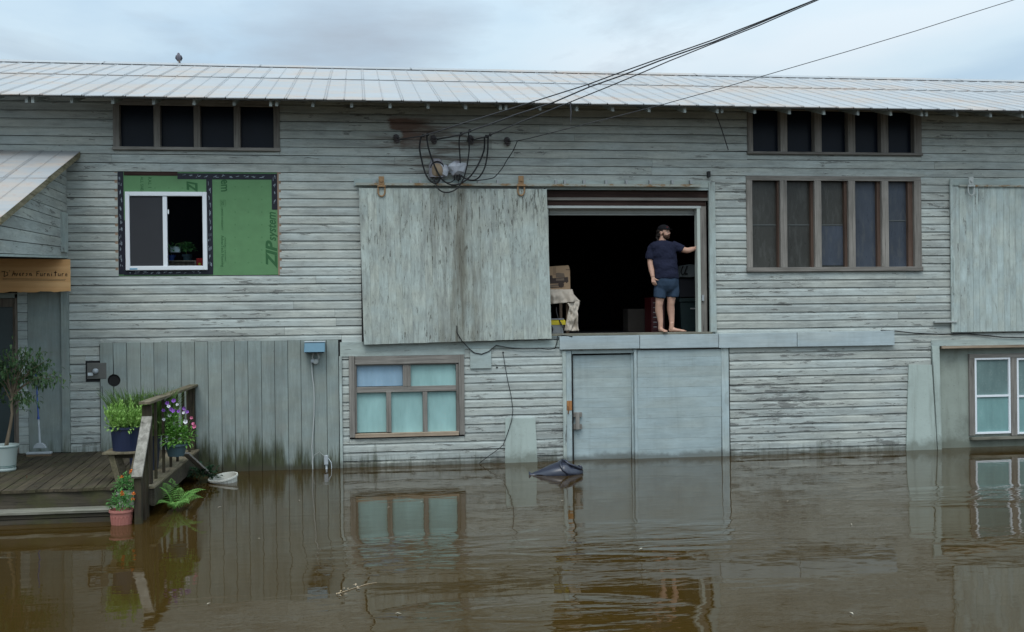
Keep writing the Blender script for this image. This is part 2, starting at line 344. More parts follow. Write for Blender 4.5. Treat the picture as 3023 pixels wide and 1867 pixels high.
# ------------------------------------------------------------------ mesh builder
class MB:
    def __init__(s): s.v = []; s.f = []; s.mi = []; s.cur = 0
    def add(s, vs, fs):
        o = len(s.v); s.v += [tuple(v) for v in vs]
        for f in fs: s.f.append([i + o for i in f]); s.mi.append(s.cur)
        return s
    def box(s, x0, x1, y0, y1, z0, z1):
        vs = [(x0, y0, z0), (x1, y0, z0), (x1, y1, z0), (x0, y1, z0), (x0, y0, z1), (x1, y0, z1), (x1, y1, z1), (x0, y1, z1)]
        return s.add(vs, [(0, 3, 2, 1), (4, 5, 6, 7), (0, 1, 5, 4), (1, 2, 6, 5), (2, 3, 7, 6), (3, 0, 4, 7)])
    def slab(s, poly, y0, y1):                  # poly in x,z ; extruded along y
        n = len(poly)
        a = sum(poly[i][0] * poly[(i + 1) % n][1] - poly[(i + 1) % n][0] * poly[i][1] for i in range(n))
        if a < 0: poly = poly[::-1]
        vs = [(x, y0, z) for x, z in poly] + [(x, y1, z) for x, z in poly]
        fs = [tuple(range(n)), tuple(range(2 * n - 1, n - 1, -1))] + [((i + 1) % n, i, i + n, (i + 1) % n + n) for i in range(n)]
        return s.add(vs, fs)
    def beam(s, a, b, w, h, up=(0, 0, 1)):      # box from a to b, w wide, h high, axis through its centre
        a, b = Vector(a), Vector(b); d = (b - a).normalized(); sd = d.cross(Vector(up)).normalized(); u = sd.cross(d)
        vs = [p + sd * (i * w / 2) + u * (j * h / 2) for p in (a, b) for i, j in ((-1, -1), (1, -1), (1, 1), (-1, 1))]
        return s.add(vs, [(0, 1, 2, 3), (7, 6, 5, 4), (0, 4, 5, 1), (1, 5, 6, 2), (2, 6, 7, 3), (3, 7, 4, 0)])
    def tube(s, pts, r, n=6, cap=True, rb=None):
        pts = [Vector(p) for p in pts]; m = len(pts)
        rs = r if isinstance(r, (list, tuple)) else [r] * m
        rb = rb or rs
        ref = None; rings = []
        for i, p in enumerate(pts):
            d = (pts[min(i + 1, m - 1)] - pts[max(i - 1, 0)]).normalized()
            if ref is None:
                ref = Vector((0, 0, 1)) if abs(d.z) < 0.9 else Vector((0, 1, 0))
            sd = d.cross(ref)
            if sd.length < 1e-4: sd = d.orthogonal()
            sd.normalize(); u = sd.cross(d).normalized(); ref = u
            rings.append([p + sd * (math.cos(2 * PI * k / n) * rs[i]) + u * (math.sin(2 * PI * k / n) * rb[i]) for k in range(n)])
        vs = [v for rg in rings for v in rg]
        fs = [(i * n + k, i * n + (k + 1) % n, (i + 1) * n + (k + 1) % n, (i + 1) * n + k) for i in range(m - 1) for k in range(n)]
        if cap: fs += [tuple(range(n - 1, -1, -1)), tuple((m - 1) * n + k for k in range(n))]
        return s.add(vs, fs)
    def lathe(s, c, prof, n=20, sx=1.0, sy=1.0, ax='z'):
        c = Vector(c); vs = []
        for r, h in prof:
            for k in range(n):
                a = 2 * PI * k / n; p = (r * math.cos(a) * sx, r * math.sin(a) * sy, h)
                if ax == 'y': p = (p[0], p[2], p[1])
                vs.append(c + Vector(p))
        fs = [(i * n + k, i * n + (k + 1) % n, (i + 1) * n + (k + 1) % n, (i + 1) * n + k) for i in range(len(prof) - 1) for k in range(n)]
        return s.add(vs, fs)
    def ball(s, c, r, nu=12, nv=8, q=None):
        c = Vector(c); rx, ry, rz = r if isinstance(r, (tuple, list)) else (r, r, r)
        vs = [(0, 0, -rz)] + [(rx * math.sin(PI * j / nv) * math.cos(2 * PI * i / nu), ry * math.sin(PI * j / nv) * math.sin(2 * PI * i / nu), -rz * math.cos(PI * j / nv)) for j in range(1, nv) for i in range(nu)] + [(0, 0, rz)]
        vs = [Vector(v) for v in vs]
        if q is not None: vs = [q @ v for v in vs]
        vs = [c + v for v in vs]; L = len(vs) - 1
        fs = [(0, 1 + (i + 1) % nu, 1 + i) for i in range(nu)]
        for j in range(nv - 2):
            for i in range(nu):
                a = 1 + j * nu + i; b = 1 + j * nu + (i + 1) % nu
                fs.append((a, b, b + nu, a + nu))
        fs += [(L, 1 + (nv - 2) * nu + i, 1 + (nv - 2) * nu + (i + 1) % nu) for i in range(nu)]
        return s.add(vs, fs)
    def leaf(s, p, d, L, wd, up=Vector((0, 0, 1)), bend=0.25):
        p = Vector(p); d = Vector(d).normalized(); sd = d.cross(up)
        if sd.length < 1e-3: sd = d.orthogonal()
        sd.normalize(); n = sd.cross(d).normalized()
        m1 = p + d * L * 0.4 + n * L * bend * 0.25; tip = p + d * L - n * L * bend * 0.5
        m2 = p + d * L * 0.75 - n * L * bend * 0.05
        vs = [p, m1 + sd * wd / 2 + n * wd * 0.15, m1, m1 - sd * wd / 2 + n * wd * 0.15, m2 + sd * wd * 0.32, m2 - sd * wd * 0.32, tip]
        return s.add(vs, [(0, 1, 2), (0, 2, 3), (1, 4, 6, 2), (2, 6, 5, 3)])
    def build(s, name, mat, parent=None, smooth=False, loc=None, bevel=0.0, **props):
        me = bpy.data.meshes.new(name); me.from_pydata(s.v, [], s.f)
        mats = mat if isinstance(mat, (list, tuple)) else [mat]
        for m in mats: me.materials.append(mt[m] if isinstance(m, str) else m)
        if len(mats) > 1:
            for p, i in zip(me.polygons, s.mi): p.material_index = i
        if smooth:
            for p in me.polygons: p.use_smooth = True
        me.update()
        o = bpy.data.objects.new(name, me); COL.objects.link(o)
        if parent is not None:
            o.parent = parent
            root = parent; L = Vector(parent.get('_org', (0, 0, 0)))
            o.matrix_parent_inverse = Matrix.Translation(-L); 
        o['_org'] = (0.0, 0.0, 0.0)
        if bevel:
            b = o.modifiers.new('bevel', 'BEVEL'); b.width = bevel; b.segments = 1; b.limit_method = 'ANGLE'
        for k, v in props.items(): o[k] = v
        return o
def clr(o): return o
def tag(o, label=None, cat=None, group=None, kind=None):
    if label: o['label'] = label
    if cat: o['category'] = cat
    if group: o['group'] = group
    if kind: o['kind'] = kind
    return o
def thing(name, label, cat, loc=(0, 0, 0), group=None):
    o = bpy.data.objects.new(name, None); COL.objects.link(o); o.location = loc; o['_org'] = tuple(loc)
    o.empty_display_size = 0.1
    return tag(o, label, cat, group)
def text_mesh(txt, name, size, mat, parent, mtx, shear=0.0, bold=0.0, sx=1.0):
    cu = bpy.data.curves.new('t', 'FONT'); cu.body = txt; cu.size = size; cu.shear = shear; cu.offset = bold; cu.extrude = 0.0006
    cu.resolution_u = 3
    ob = bpy.data.objects.new('t', cu); COL.objects.link(ob)
    dg = bpy.context.evaluated_depsgraph_get(); dg.update()
    me = bpy.data.meshes.new_from_object(ob.evaluated_get(dg)); bpy.data.objects.remove(ob)
    me.transform(mtx @ Matrix.Diagonal((sx, 1, 1, 1))); me.materials.clear(); me.materials.append(mt[mat])
    o = bpy.data.objects.new(name, me); COL.objects.link(o)
    o.parent = parent; o.matrix_parent_inverse = Matrix.Translation(-Vector(parent.get('_org', (0, 0, 0)))); o['_org'] = (0.0, 0.0, 0.0)
    return o
FRONT = Matrix(((1, 0, 0, 0), (0, 0, -1, 0), (0, 1, 0, 0), (0, 0, 0, 1)))    # text plane xy -> wall plane xz facing -y

# ================================================================== WATER
def water_mat():
    g = G('flood_water')
    x, y, z = g.xyz()
    big = g.noise(g.map((0.16, 0.30, 1), (3.1, 0.2, 0)), 1.0, 3, 0.5)
    msk = g.step(big, 0.46, 0.66)
    near = g.step(y, -3.0, -8.0)
    def blob(cx_, cy_, rx_, ry_):
        return g.step(g.math('ADD', g.math('POWER', g.math('DIVIDE', g.math('SUBTRACT', x, cx_), rx_), 2), g.math('POWER', g.math('DIVIDE', g.math('SUBTRACT', y, cy_), ry_), 2)), 1.0, 0.15)
    bl = g.math('MAXIMUM', g.math('MAXIMUM', blob(0.7, -6.6, 1.5, 1.3), blob(3.0, -6.4, 1.9, 1.2)), g.math('MAXIMUM', blob(8.3, -4.6, 2.4, 0.9), blob(1.3, -9.2, 1.6, 0.8)))
    amp = g.math('ADD', g.math('MULTIPLY', g.math('MULTIPLY', msk, g.math('MULTIPLY_ADD', near, 0.25, 0.08)), g.step(x, -1.5, 1.5)), 0.045)
    amp = g.math('ADD', amp, g.math('MULTIPLY', bl, 0.6))
    n1 = g.noise(g.map((1.1, 3.2, 1)), 1.0, 2, 0.4, 0.6)
    n2 = g.noise(g.map((3.5, 9, 1)), 1.0, 2, 0.45, 0.4)
    n3 = g.noise(g.map((14, 34, 1)), 1.0, 2, 0.5)
    h = g.math('ADD', g.math('MULTIPLY', n1, 1.0), g.math('MULTIPLY', n2, 0.28))
    h = g.math('MULTIPLY', h, amp)
    h = g.math('ADD', h, g.math('MULTIPLY', n3, 0.0045))
    h = g.math('ADD', h, g.math('MULTIPLY', g.noise(g.map((3.5, 4.5, 1)), 1.0, 1, 0.4), 0.045))
    g.bump(h, 1.0, 0.034)
    col = g.mix(g.noise(g.map((0.5, 0.5, 1)), 1.0, 4), (0.040, 0.023, 0.005), (0.054, 0.032, 0.008))
    g.b.inputs['IOR'].default_value = 1.333
    return g.fin(col, 0.02, 0.5)
mt['water'] = water_mat()
tag(MB().add([(-500, -500, 0), (500, -500, 0), (500, 500, 0), (-500, 500, 0)], [(0, 1, 2, 3)]).build('water', 'water'), kind='structure')
mt['mud'] = M_plain('river_mud', (0.08, 0.06, 0.035), 0.95, 0.1, 0.3, 1)
tag(MB().add([(-500, -500, -1.2), (500, -500, -1.2), (500, 500, -1.2), (-500, 500, -1.2)], [(0, 1, 2, 3)]).build('ground', 'mud'), kind='structure')

# ================================================================== MAIN BUILDING
HW = thing('warehouse', 'long weathered grey-green wooden warehouse under a low galvanized metal roof', 'building', (3, 0, 0))
XL, XR = -7.6, 17.0
EX = 0.1385; Z0 = 4.675
def dR(c, Y=0.0): return RC(*[v * DD for v in c], Y)
holes = {}
holes['A'] = dR((275, 250, 668, 360)); holes['B'] = dR((283, 412, 668, 658)); holes['C'] = dR((1303, 452, 1706, 798))
holes['Dr'] = RC(2204, 300, 2717, 459); holes['E'] = RC(2202, 521, 2717, 802)
holes['Gw'] = RC(1031, 1050, 1370, 1292); holes['H'] = (W(1661, 1200).x, W(2154, 1200).x, -0.3, W(1900, 1032).z)
holes['Iw'] = (W(2747, 1100).x, XR, -0.3, W(2900, 1018).z)
holes['J'] = (W(299, 1200).x, W(1011, 1200).x, -0.3, W(650, 1008).z)
holes['Mt'] = RC(254, 1066, 302, 1127)
holes['Anx'] = (XL, W(206, 1000).x, -0.3, 3.43)
# --- board rows
def split_rows():
    rows = []
    for k in range(-34, 10):
        z0 = Z0 + EX * k; z1 = z0 + EX
        if z1 < -0.12: continue
        rows.append((z0, z1))
    out = []
    for z0, z1 in rows:
        hs = [h for h in holes.values() if h[2] < z1 - 0.012 and h[3] > z0 + 0.012]
        xs = sorted({XL, XR} | {min(max(x, XL), XR) for h in hs for x in h[:2]})
        segs = []
        for a, b in zip(xs, xs[1:]):
            if b - a < 0.02: continue
            xm = (a + b) / 2; lo, hi = z0, z1
            for h in hs:
                if h[0] < xm < h[1]:
                    if h[2] <= lo + 0.012 and h[3] >= hi - 0.012: lo = hi
                    elif h[2] <= lo: lo = max(lo, min(h[3], hi))
                    elif h[3] >= hi: hi = min(hi, max(h[2], lo))
                    else: lo = hi
            if hi - lo < 0.02: continue
            if segs and abs(segs[-1][1] - a) < 1e-6 and segs[-1][2] == lo and segs[-1][3] == hi: segs[-1][1] = b
            else: segs.append([a, b, lo, hi])
        # butt joints
        for a, b, lo, hi in segs:
            x = a
            while b - x > 6.2:
                L = R.uniform(3.2, 5.4); out.append((x, x + L, lo, hi, z0)); x += L
            out.append((x, b, lo, hi, z0))
    return out
boards = split_rows()
def board_mesh(x0, x1, lo, hi, z0):
    mb = MB(); full = lo <= z0 + 1e-6
    n = max(1, min(7, int((x1 - x0) / 0.7)))
    warp = R.uniform(0, 0.006) * (2.4 if (z0 < 1.6 and x0 > 6) or R.random() < 0.12 else 1)
    sag = R.uniform(-0.003, 0.003)
    gap = 0.007; top = hi - gap * (1 if hi >= z0 + EX - 1e-6 else 0.3)
    cove = min(0.040 if z0 < 4.6 else 0.022, (hi - lo) * 0.4)
    P = [(-0.002, lo), (-0.024, lo + 0.002), (-0.022, top - cove), (-0.012, top - cove * 0.62), (-0.009, top)]
    vs = []
    s0 = R.uniform(0, 100)
    for i in range(n + 1):
        x = x0 + (x1 - x0) * i / n; x = x + (0.0015 if i == 0 else (-0.0015 if i == n else 0))
        dz = warp * (mnoise.noise(Vector((x * 1.3 + s0, 0, 0)))) * 2 + sag; dy = -abs(warp) * mnoise.noise(Vector((x * 1.1 + s0, 9, 0))) * 1.2
        for j, (y, z) in enumerate(P): vs.append((x, y + dy, z + (dz if j < 2 else dz * 0.3)))
    m = len(P); fs = []
    for i in range(n):
        for j in range(m - 1): fs.append((i * m + j, i * m + j + 1, (i + 1) * m + j + 1, (i + 1) * m + j))
    fs.append(tuple(range(m))[::-1]); fs.append(tuple(n * m + j for j in range(m)))
    return mb.add(vs, fs)
C = holes['C']
boards.sort(key=lambda b: -((min(b[1], 12.2) - max(b[0], -6)) * (b[3] - b[2])))
for i, b in enumerate(boards):
    if i < 296: board_mesh(*b).build('clapboard', 'clap', HW)
rest = MB()
for b in boards[296:]:
    q = board_mesh(*b); rest.add(q.v, q.f)
if rest.v: rest.build('clapboard_offcuts', 'clap', HW, kind='stuff')
# --- sheathing wall behind the boards with the real openings
def wall_with_holes(x0, x1, z0, z1, y0, y1, hs):
    mb = MB(); xs = sorted({x0, x1} | {min(max(x, x0), x1) for h in hs for x in h[:2]}); zs = sorted({z0, z1} | {min(max(z, z0), z1) for h in hs for z in h[2:]})
    for a, b in zip(xs, xs[1:]):
        run = None
        for c, d in zip(zs, zs[1:]):
            if b - a < 1e-4 or d - c < 1e-4: continue
            xm, zm = (a + b) / 2, (c + d) / 2
            solid = not any(h[0] < xm < h[1] and h[2] < zm < h[3] for h in hs)
            if solid:
                if run and abs(run[1] - c) < 1e-6: run[1] = d
                else:
                    if run: mb.box(a, b, y0, y1, run[0], run[1])
                    run = [c, d]
        if run: mb.box(a, b, y0, y1, run[0], run[1])
    return mb
wh = [holes[k] for k in ('A', 'C', 'Dr', 'E', 'Gw')]
bw = RC(372, 568, 608, 797)      # the vinyl window's hole in the green panel
doorhole = (W(47, 1100).x - 1.1, W(47, 1100).x, 0.38, W(30, 880).z)
wh += [bw, (W(1693, 1200).x, W(2118, 1200).x, -0.3, W(1900, 1038).z), (W(2768, 1100).x, XR - .3, -0.3, W(2900, 1026).z)]
tag(wall_with_holes(XL, XR, -0.8, 6.0, 0.0, 0.14, wh + [doorhole]).build('wall', 'back', HW))
# dark rooms behind
rm = MB()
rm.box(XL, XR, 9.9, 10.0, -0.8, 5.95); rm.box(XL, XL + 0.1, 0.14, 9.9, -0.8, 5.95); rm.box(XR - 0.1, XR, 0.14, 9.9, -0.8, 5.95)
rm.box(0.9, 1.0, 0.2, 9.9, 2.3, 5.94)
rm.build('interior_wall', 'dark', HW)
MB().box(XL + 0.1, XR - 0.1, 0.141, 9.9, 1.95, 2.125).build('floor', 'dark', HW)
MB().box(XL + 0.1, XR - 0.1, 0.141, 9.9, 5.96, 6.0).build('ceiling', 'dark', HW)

# --- trim boards
def trim(name, c, y0, y1, mat, par=None, Y=0.0):
    x0, x1, z0, z1 = RC(*c, Y); return MB().box(x0, x1, y0, y1, z0, z1).build(name, mat, par or HW)
dd = lambda *a: tuple(v * DD for v in a)
trim('header_board', (1004, 1008, 1371, 1050), -0.036, -0.001, 'trimx')
trim('header_board', dd(1110, 816, 1338, 832), -0.03, -0.027, 'trimx')
trim('door_casing', (2092, 540, 2110, 980), -0.062, -0.001, 'trimz')
trim('door_header', (1045, 533, 2091, 553), -0.045, -0.001, 'trimx')
trim('door_header', (1610, 553, 2091, 562), -0.032, 0.05, 'trimx')
# --- small upper window strips with weathered frames
def window(label, outer, bars, panes, header, sill, Y=-0.05, mats=None, jambs=None, name='window', sash=None, midline=None, hmat='wfx', zmat='wfz'):
    X0, X1, Zb, Zt = RC(*outer)
    rec = 0.085
    mb = MB().box(X0, X1, Y + 0.012, 0.0012, Zt - header, Zt)
    fr = mb.build(name, hmat, HW, bevel=0.004, label=label)
    MB().box(X0 - 0.01, X1 + 0.01, Y - 0.022, rec + 0.03, Zb, Zb + sill).build('sill', hmat, fr, bevel=0.004)
    zt, zb = Zt - header, Zb + sill
    ym = (outer[1] + outer[3]) / 2
    edges = []
    for a, b in bars:
        xa, xb = W(a, ym).x, W(b, ym).x; edges.append((xa, xb))
        MB().box(xa, xb, Y if a != bars[0][0] and b != bars[-1][1] else Y + 0.004, rec + 0.03, zb, zt).build('mullion' if 0 < bars.index((a, b)) < len(bars) - 1 else 'jamb', zmat, fr, bevel=0.004)
    for i, m in enumerate(panes):
        xa, xb = edges[i][1], edges[i + 1][0]
        xe = xb
        if sash:
            sw = sash[i]; xe = xb - sw
            MB().box(xb - sw, xb - 0.001, 0.012, rec + 0.028, zb, zt).build('sash_stile', 'sash', fr)
        MB().box(xa, xe, rec, rec + 0.012, zb, zt).build('pane', m, fr)
        if midline and i in midline:
            zz = W(outer[0], midline[i]).z; MB().box(xa + 0.001, xe - 0.001, rec - 0.01, rec - 0.001, zz - 0.012, zz + 0.006).build('meeting_rail', mt_line, fr)
    return fr
mt_line = M_plain('grey_glass_edge', (0.10, 0.11, 0.11), 0.6, 0.3)
c1 = lambda z: z / 2.749
window('four dark panes high under the eave', (335, 296, 826, 446), [(335, 354), (455, 474), (573, 592), (691, 710), (808, 826)], ['dglass'] * 4, 0.10, 0.05)
window('five dark panes high under the eave', (2204, 306, 2717, 459), [(2204, 2220), (2301, 2320), (2401, 2422), (2500, 2521), (2596.5, 2618.5), (2696, 2717)][:1] + [(2301, 2321), (2401, 2422), (2500, 2521), (2597, 2618.5), (2695, 2717)], ['dglass'] * 5, 0.14, 0.045)
window('tall weathered window of five dusty panes', (2202, 521, 2717, 802), [(2202, 2219), (2301, 2321), (2402, 2422), (2502, 2522), (2600, 2620), (2696, 2717)],
       ['bglass', 'bglass', 'bglass', 'blglass', 'blglass'], 0.085, 0.075, sash=[0.03, 0.045, 0.05, 0.06, 0.09], midline={0: 663, 1: 663, 2: 663, 4: 650})
x0, x1, z0, z1 = RC(2424, 668, 2489, 784, 0.07); tag(MB().box(x0, x1, 0.072, 0.078, z0, z1).build('curtain', 'blglass', HW), 'blue-grey sheet behind the lower middle pane')

# --- lower frosted window
sx_ = lambda v: 900 + v / 2.881
sy_ = lambda v: 950 + v / 2.881
def low_window():
    def r(a, b, c, d): return RC(sx_(a), sy_(b), sx_(c), sy_(d))
    x0, x1, z0, z1 = r(425, 290, 1310, 358)
    fr = MB().box(x0, x1, -0.045, 0.001, z0, z1).build('window', 'wfx', HW, bevel=0.004, label='frosted aqua window in a weathered wooden frame')
    def part(n, q, y0, y1, m):
        x0, x1, z0, z1 = r(*q); return MB().box(x0, x1, y0, y1, z0, z1).build(n, m, fr, bevel=0.003)
    part('casing', (378, 292, 425, 985), -0.055, 0.001, 'wfz'); part('casing', (1310, 278, 1355, 960), -0.055, 0.001, 'wfz')
    part('jamb', (425, 358, 442, 945), -0.03, 0.1, 'wfz'); part('jamb', (1287, 358, 1310, 945), -0.03, 0.1, 'wfz')
    part('header', (442, 358, 1287, 367), -0.02, 0.1, 'wfx')
    part('transom', (442, 550, 1287, 597), -0.015, 0.1, 'wfx')
    part('mullion', (833, 367, 900, 550), -0.018, 0.1, 'wfz'); part('mullion_strip', (866, 367, 872, 550), -0.03, -0.019, 'wfz')
    part('mullion', (693, 597, 735, 940), -0.018, 0.1, 'wfz'); part('mullion', (1003, 597, 1043, 940), -0.018, 0.1, 'wfz')
    part('sill', (428, 943, 1308, 975), -0.07, 0.1, 'rawx')
    for q, m in (((442, 366, 833, 551), 'aquab'), ((900, 366, 1288, 551), 'aqua'), ((442, 596, 693, 944), 'aqua'), ((735, 596, 1003, 944), 'aqua'), ((1043, 596, 1288, 944), 'aqua')):
        part('pane', q, 0.045, 0.055, m)
low_window()

# --- vertical plank lining (left of the frosted window)
pl = MB().box(W(297, 1200).x, W(1011, 1200).x, -0.03, -0.001, -0.4, W(650, 1010).z - 0.01).build('plank_lining', 'back', HW, label='vertical board panel stained green near the water')
px = [299, 337.6, 377.6, 418.3, 457.6, 497.6, 537.6, 577.6, 616.6, 655.9, 694.8, 734, 773.5, 812.5, 851.5, 890, 927.7, 965.6, 1001]
hole_c = W(339, 1123)
for a, b in zip(px, px[1:]):
    xa, xb = W(a, 1180).x + 0.003, W(b, 1180).x - 0.003; zt = W((a + b) / 2, 1012 - 8 * (a - 299) / 702).z + R.uniform(-0.004, 0.004)
    yf = -0.055 + R.uniform(-0.003, 0.003)
    if a == 299 or a == 337.6:      # the two boards the round hole is cut through
        rr = 0.098; cx = hole_c.x; cz = hole_c.z; N = 10
        edge_x = xb if a == 299 else xa; sgn = 1 if a == 299 else -1
        far = xa if a == 299 else xb
        dxe = abs(edge_x - cx); 
        arc = []
        for i in range(N + 1):
            t = -PI / 2 + PI * i / N
            xx = cx - sgn * rr * math.cos(t); zz = cz + rr * math.sin(t)
            xx = min(xx, edge_x) if sgn > 0 else max(xx, edge_x)
            arc.append((xx, zz))
        poly = [(far, -0.4), (edge_x, -0.4), (edge_x, arc[0][1])] + arc + [(edge_x, arc[-1][1]), (edge_x, zt), (far, zt)]
        me = MB(); n = len(poly)
        # front and back as strips from the straight side
        q = [(edge_x, -0.4)] + arc + [(edge_x, zt)]
        fa = [(far, -0.4)] + [(far, z) for _, z in arc] + [(far, zt)]
        vs = [(x, yf, z) for x, z in q] + [(x, yf, z) for x, z in fa] + [(x, -0.031, z) for x, z in q]
        L = len(q); fs = []
        for i in range(L - 1):
            fs.append((i, i + 1, L + i + 1, L + i) if sgn < 0 else (L + i, L + i + 1, i + 1, i))
            fs.append((i, 2 * L + i, 2 * L + i + 1, i + 1))
        me.add(vs, fs).build('plank', 'vert', pl)
    else:
        MB().box(xa, xb, yf, -0.031, -0.4, zt).build('plank', 'vert', pl, bevel=0.003)
trim('edge_strip', (1003, 1052, 1011, 1400), -0.06, -0.001, 'trimz')
# dryer-vent hole darkness: a short pipe
MB().lathe((hole_c.x, -0.03, hole_c.z), [(0.096, -0.02), (0.09, 0.0), (0.09, 0.0295), (0.0, 0.0298)], 20, ax='y').build('vent_hole', 'black', HW, smooth=True)

# --- plaster patches
for poly in ([(1491, 1235), (1579, 1235), (1586, 1376), (1490, 1376)],):
    MB().slab([(W(x, y).x, W(x, y).z) for x, y in poly], -0.05, -0.028).build('cover_panel', 'patch', HW, label='pale flat panel just above the waterline')
MB().slab([(W(x, y).x, W(x, y).z) for x, y in [(2679, 1077), (2746, 1077), (2763, 1345), (2671, 1345)]], -0.05, -0.0285).build('cover_panel', 'patch', HW, label='pale tall panel tapering upward')
MB().slab([(W(x, y).x, W(x, y).z) for x, y in [(2747, 1022), (2768, 1022), (2776, 1345), (2765, 1345)]], -0.058, -0.001).build('corner_post', 'patch', HW)
# --- right hand recess with white windows
zr = W(2900, 1026).z
MB().box(W(2768, 1100).x - 0.04, XR, 0.10, 0.139, -0.4, zr).build('recess_wall', 'plaster', HW)
x0, x1, z0, z1 = RC(2747, 1002, 3023, 1020)
MB().box(W(2746, 1010).x, XR, -0.04, -0.001, z0 - 0.0, z1).build('header_board', 'trimx', HW)
MB().box(W(2775, 1020).x, XR, -0.075, 0.1, z0 - 0.045, z0 - 0.002).build('header_lip', 'rawx', HW)
MB().box(W(2768, 1100).x, W(2768, 1100).x + 0.03, -0.02, 0.099, -0.4, z0 - 0.05).build('recess_jamb', 'trimz', HW)
def vinyl_window(xs, label):
    kx = lambda v: 2250 + v / 2.749; ky = lambda v: 900 + v / 2.749
    YY = 0.05
    x0, x1, z0, z1 = RC(kx(xs[0]), ky(430), kx(xs[1]), ky(1048), YY)
    t = 0.036
    fr = MB(); fr.box(x0, x0 + t, YY, 0.099, z0, z1); fr.box(x1 - t, x1, YY, 0.099, z0, z1); fr.box(x0 + t, x1 - t, YY, 0.099, z1 - t, z1); fr.box(x0 + t, x1 - t, YY, 0.099, z0, z0 + t)
    f = fr.build('window', 'white', HW, bevel=0.003, label=label)
    zm = W(kx((xs[0] + xs[1]) / 2), ky(740), YY).z
    MB().box(x0 + t + .001, x1 - t - .001, YY + 0.006, 0.098, zm - 0.018, zm + 0.018).build('meeting_rail', 'white', f)
    MB().box(x0 + t + .001, x1 - t - .001, 0.085, 0.092, zm + 0.018, z1 - t).build('pane', 'aquad', f)
    MB().box(x0 + t + .001, x1 - t - .001, 0.080, 0.088, z0 + t, zm - 0.018).build('pane', 'aqua2', f)
mt['aqua2'] = film('frosted_grey_green_film', (0.19, 0.34, 0.335))
vinyl_window((1728, 2018), 'left white double-hung window with frosted panes')
vinyl_window((2070, 2362), 'right white double-hung window cut by the frame')
kx = lambda v: 2250 + v / 2.749; ky = lambda v: 900 + v / 2.749
for a, b in ((1683, 1726), (2021, 2067), (2365, 2410)):
    x0, x1, z0, z1 = RC(kx(a), ky(400), kx(b), ky(1062), 0.06); MB().box(x0, x1, 0.055, 0.099, z0, z1).build('casing', 'wfz', HW)
x0, x1, z0, z1 = RC(kx(1683), ky(395), kx(2410), ky(428), 0.06); MB().box(x0, x1, 0.05, 0.099, z0, z1).build('casing', 'wfx', HW)
x0, x1, z0, z1 = RC(kx(1690), ky(1066), kx(2420), ky(1086), 0.06); MB().box(x0, x1, 0.0, 0.099, z0, z1).build('sill', 'tread', HW)

# --- green sheathing with the new vinyl window
gx = lambda v: 300 + v / 4.0817; gy = lambda v: 480 + v / 4.0811
B = MB()
def gR(a, b, c, d, Y=-0.0): return RC(gx(a), gy(b), gx(c), gy(d), Y)
hb = gR(195, 100, 2165, 1360)
grn = wall_with_holes(hb[0], hb[1], hb[2], hb[3], -0.006, 0.0, [bw]).build('sheathing_panel', 'greenp', HW, label='green weatherproof sheathing round the new window')
def tapes(a, b, c, d, y=-0.0105, nm='flashing_tape'):
    x0, x1, z0, z1 = gR(a, b, c, d); return MB().box(x0, x1, y, -0.0065, z0, z1).build(nm, 'tape', grn)
tapes(200, 108, 270, 1350); tapes(270, 1300, 1345, 1355, -0.0100); tapes(1268, 205, 1340, 1300); tapes(915, 135, 2120, 205, -0.012); tapes(2050, 205, 2118, 570)
tapes(270, 700, 300, 1300, -0.0100)
x0, x1, z0, z1 = gR(270, 112, 915, 160); MB().box(x0, x1, -0.012, -0.0065, z0, z1).build('exposed_lintel', 'beam', grn)
# saw-toothed wood at both sides
for a, b in ((165, 197), (2122, 2165)):
    x0, x1, z0, z1 = gR(a, 120, b, 1358); MB().box(x0, x1, -0.02, -0.0065, z0, z1).build('exposed_stud', 'stud', grn)
# printing on tape (small light marks) and panel
def marks(mb, a, b, c, d, seed, vertical):
    rr = random.Random(seed); x0, x1, z0, z1 = gR(a, b, c, d)
    L = (z1 - z0) if vertical else (x1 - x0); t = 0.02
    while t < L - 0.1:
        for _ in range(rr.randint(2, 4)):
            l = rr.uniform(0.015, 0.05); wd = rr.uniform(0.004, 0.010)
            o = rr.uniform(0.15, 0.7)
            if vertical:
                zz = z1 - t; xx = x0 + (x1 - x0) * o; mb.slab([(xx, zz), (xx + wd, zz + 0.006), (xx + wd, zz - l), (xx, zz - l - 0.006)], -0.0138, -0.0125)
            else:
                xx = x0 + t; zz = z0 + (z1 - z0) * o; mb.slab([(xx, zz), (xx + l, zz + 0.006), (xx + l, zz + 0.006 + wd), (xx, zz + wd)], -0.0138, -0.0125)
            t += rr.uniform(0.006, 0.02)
        t += rr.uniform(0.05, 0.10)
pm = MB()
marks(pm, 205, 160, 262, 1340, 1, True); marks(pm, 1275, 215, 1335, 1290, 2, True); marks(pm, 960, 138, 2080, 200, 3, False); marks(pm, 320, 1305, 1300, 1350, 4, False); marks(pm, 2055, 140, 2112, 560, 5, True)
pm.build('tape_lettering', 'tprint', grn, kind='stuff')
def vtext(t, zx, zy, size, name='lettering', rot=PI / 2, shear=0.0, bold=0.0, sx=1.0):
    p = W(gx(zx), gy(zy)); text_mesh(t, name, size, 'gprint', grn, Matrix.Translation((p.x, -0.0072, p.z)) @ FRONT @ Matrix.Rotation(rot, 4, 'Z'), shear, bold, sx)
vtext('ZIP', 2110, 1262, 0.24, shear=0.25, bold=0.009, sx=1.16)
vtext('system', 2100, 950, 0.20, shear=0.25, bold=0.004, sx=0.84)
vtext('em', 1440, 208, 0.20, rot=-PI / 2, shear=-0.1, bold=0.004, sx=0.8)
vtext('AdvanTech Flooring', 1440, 880, 0.062, rot=-PI / 2, bold=0.0005)
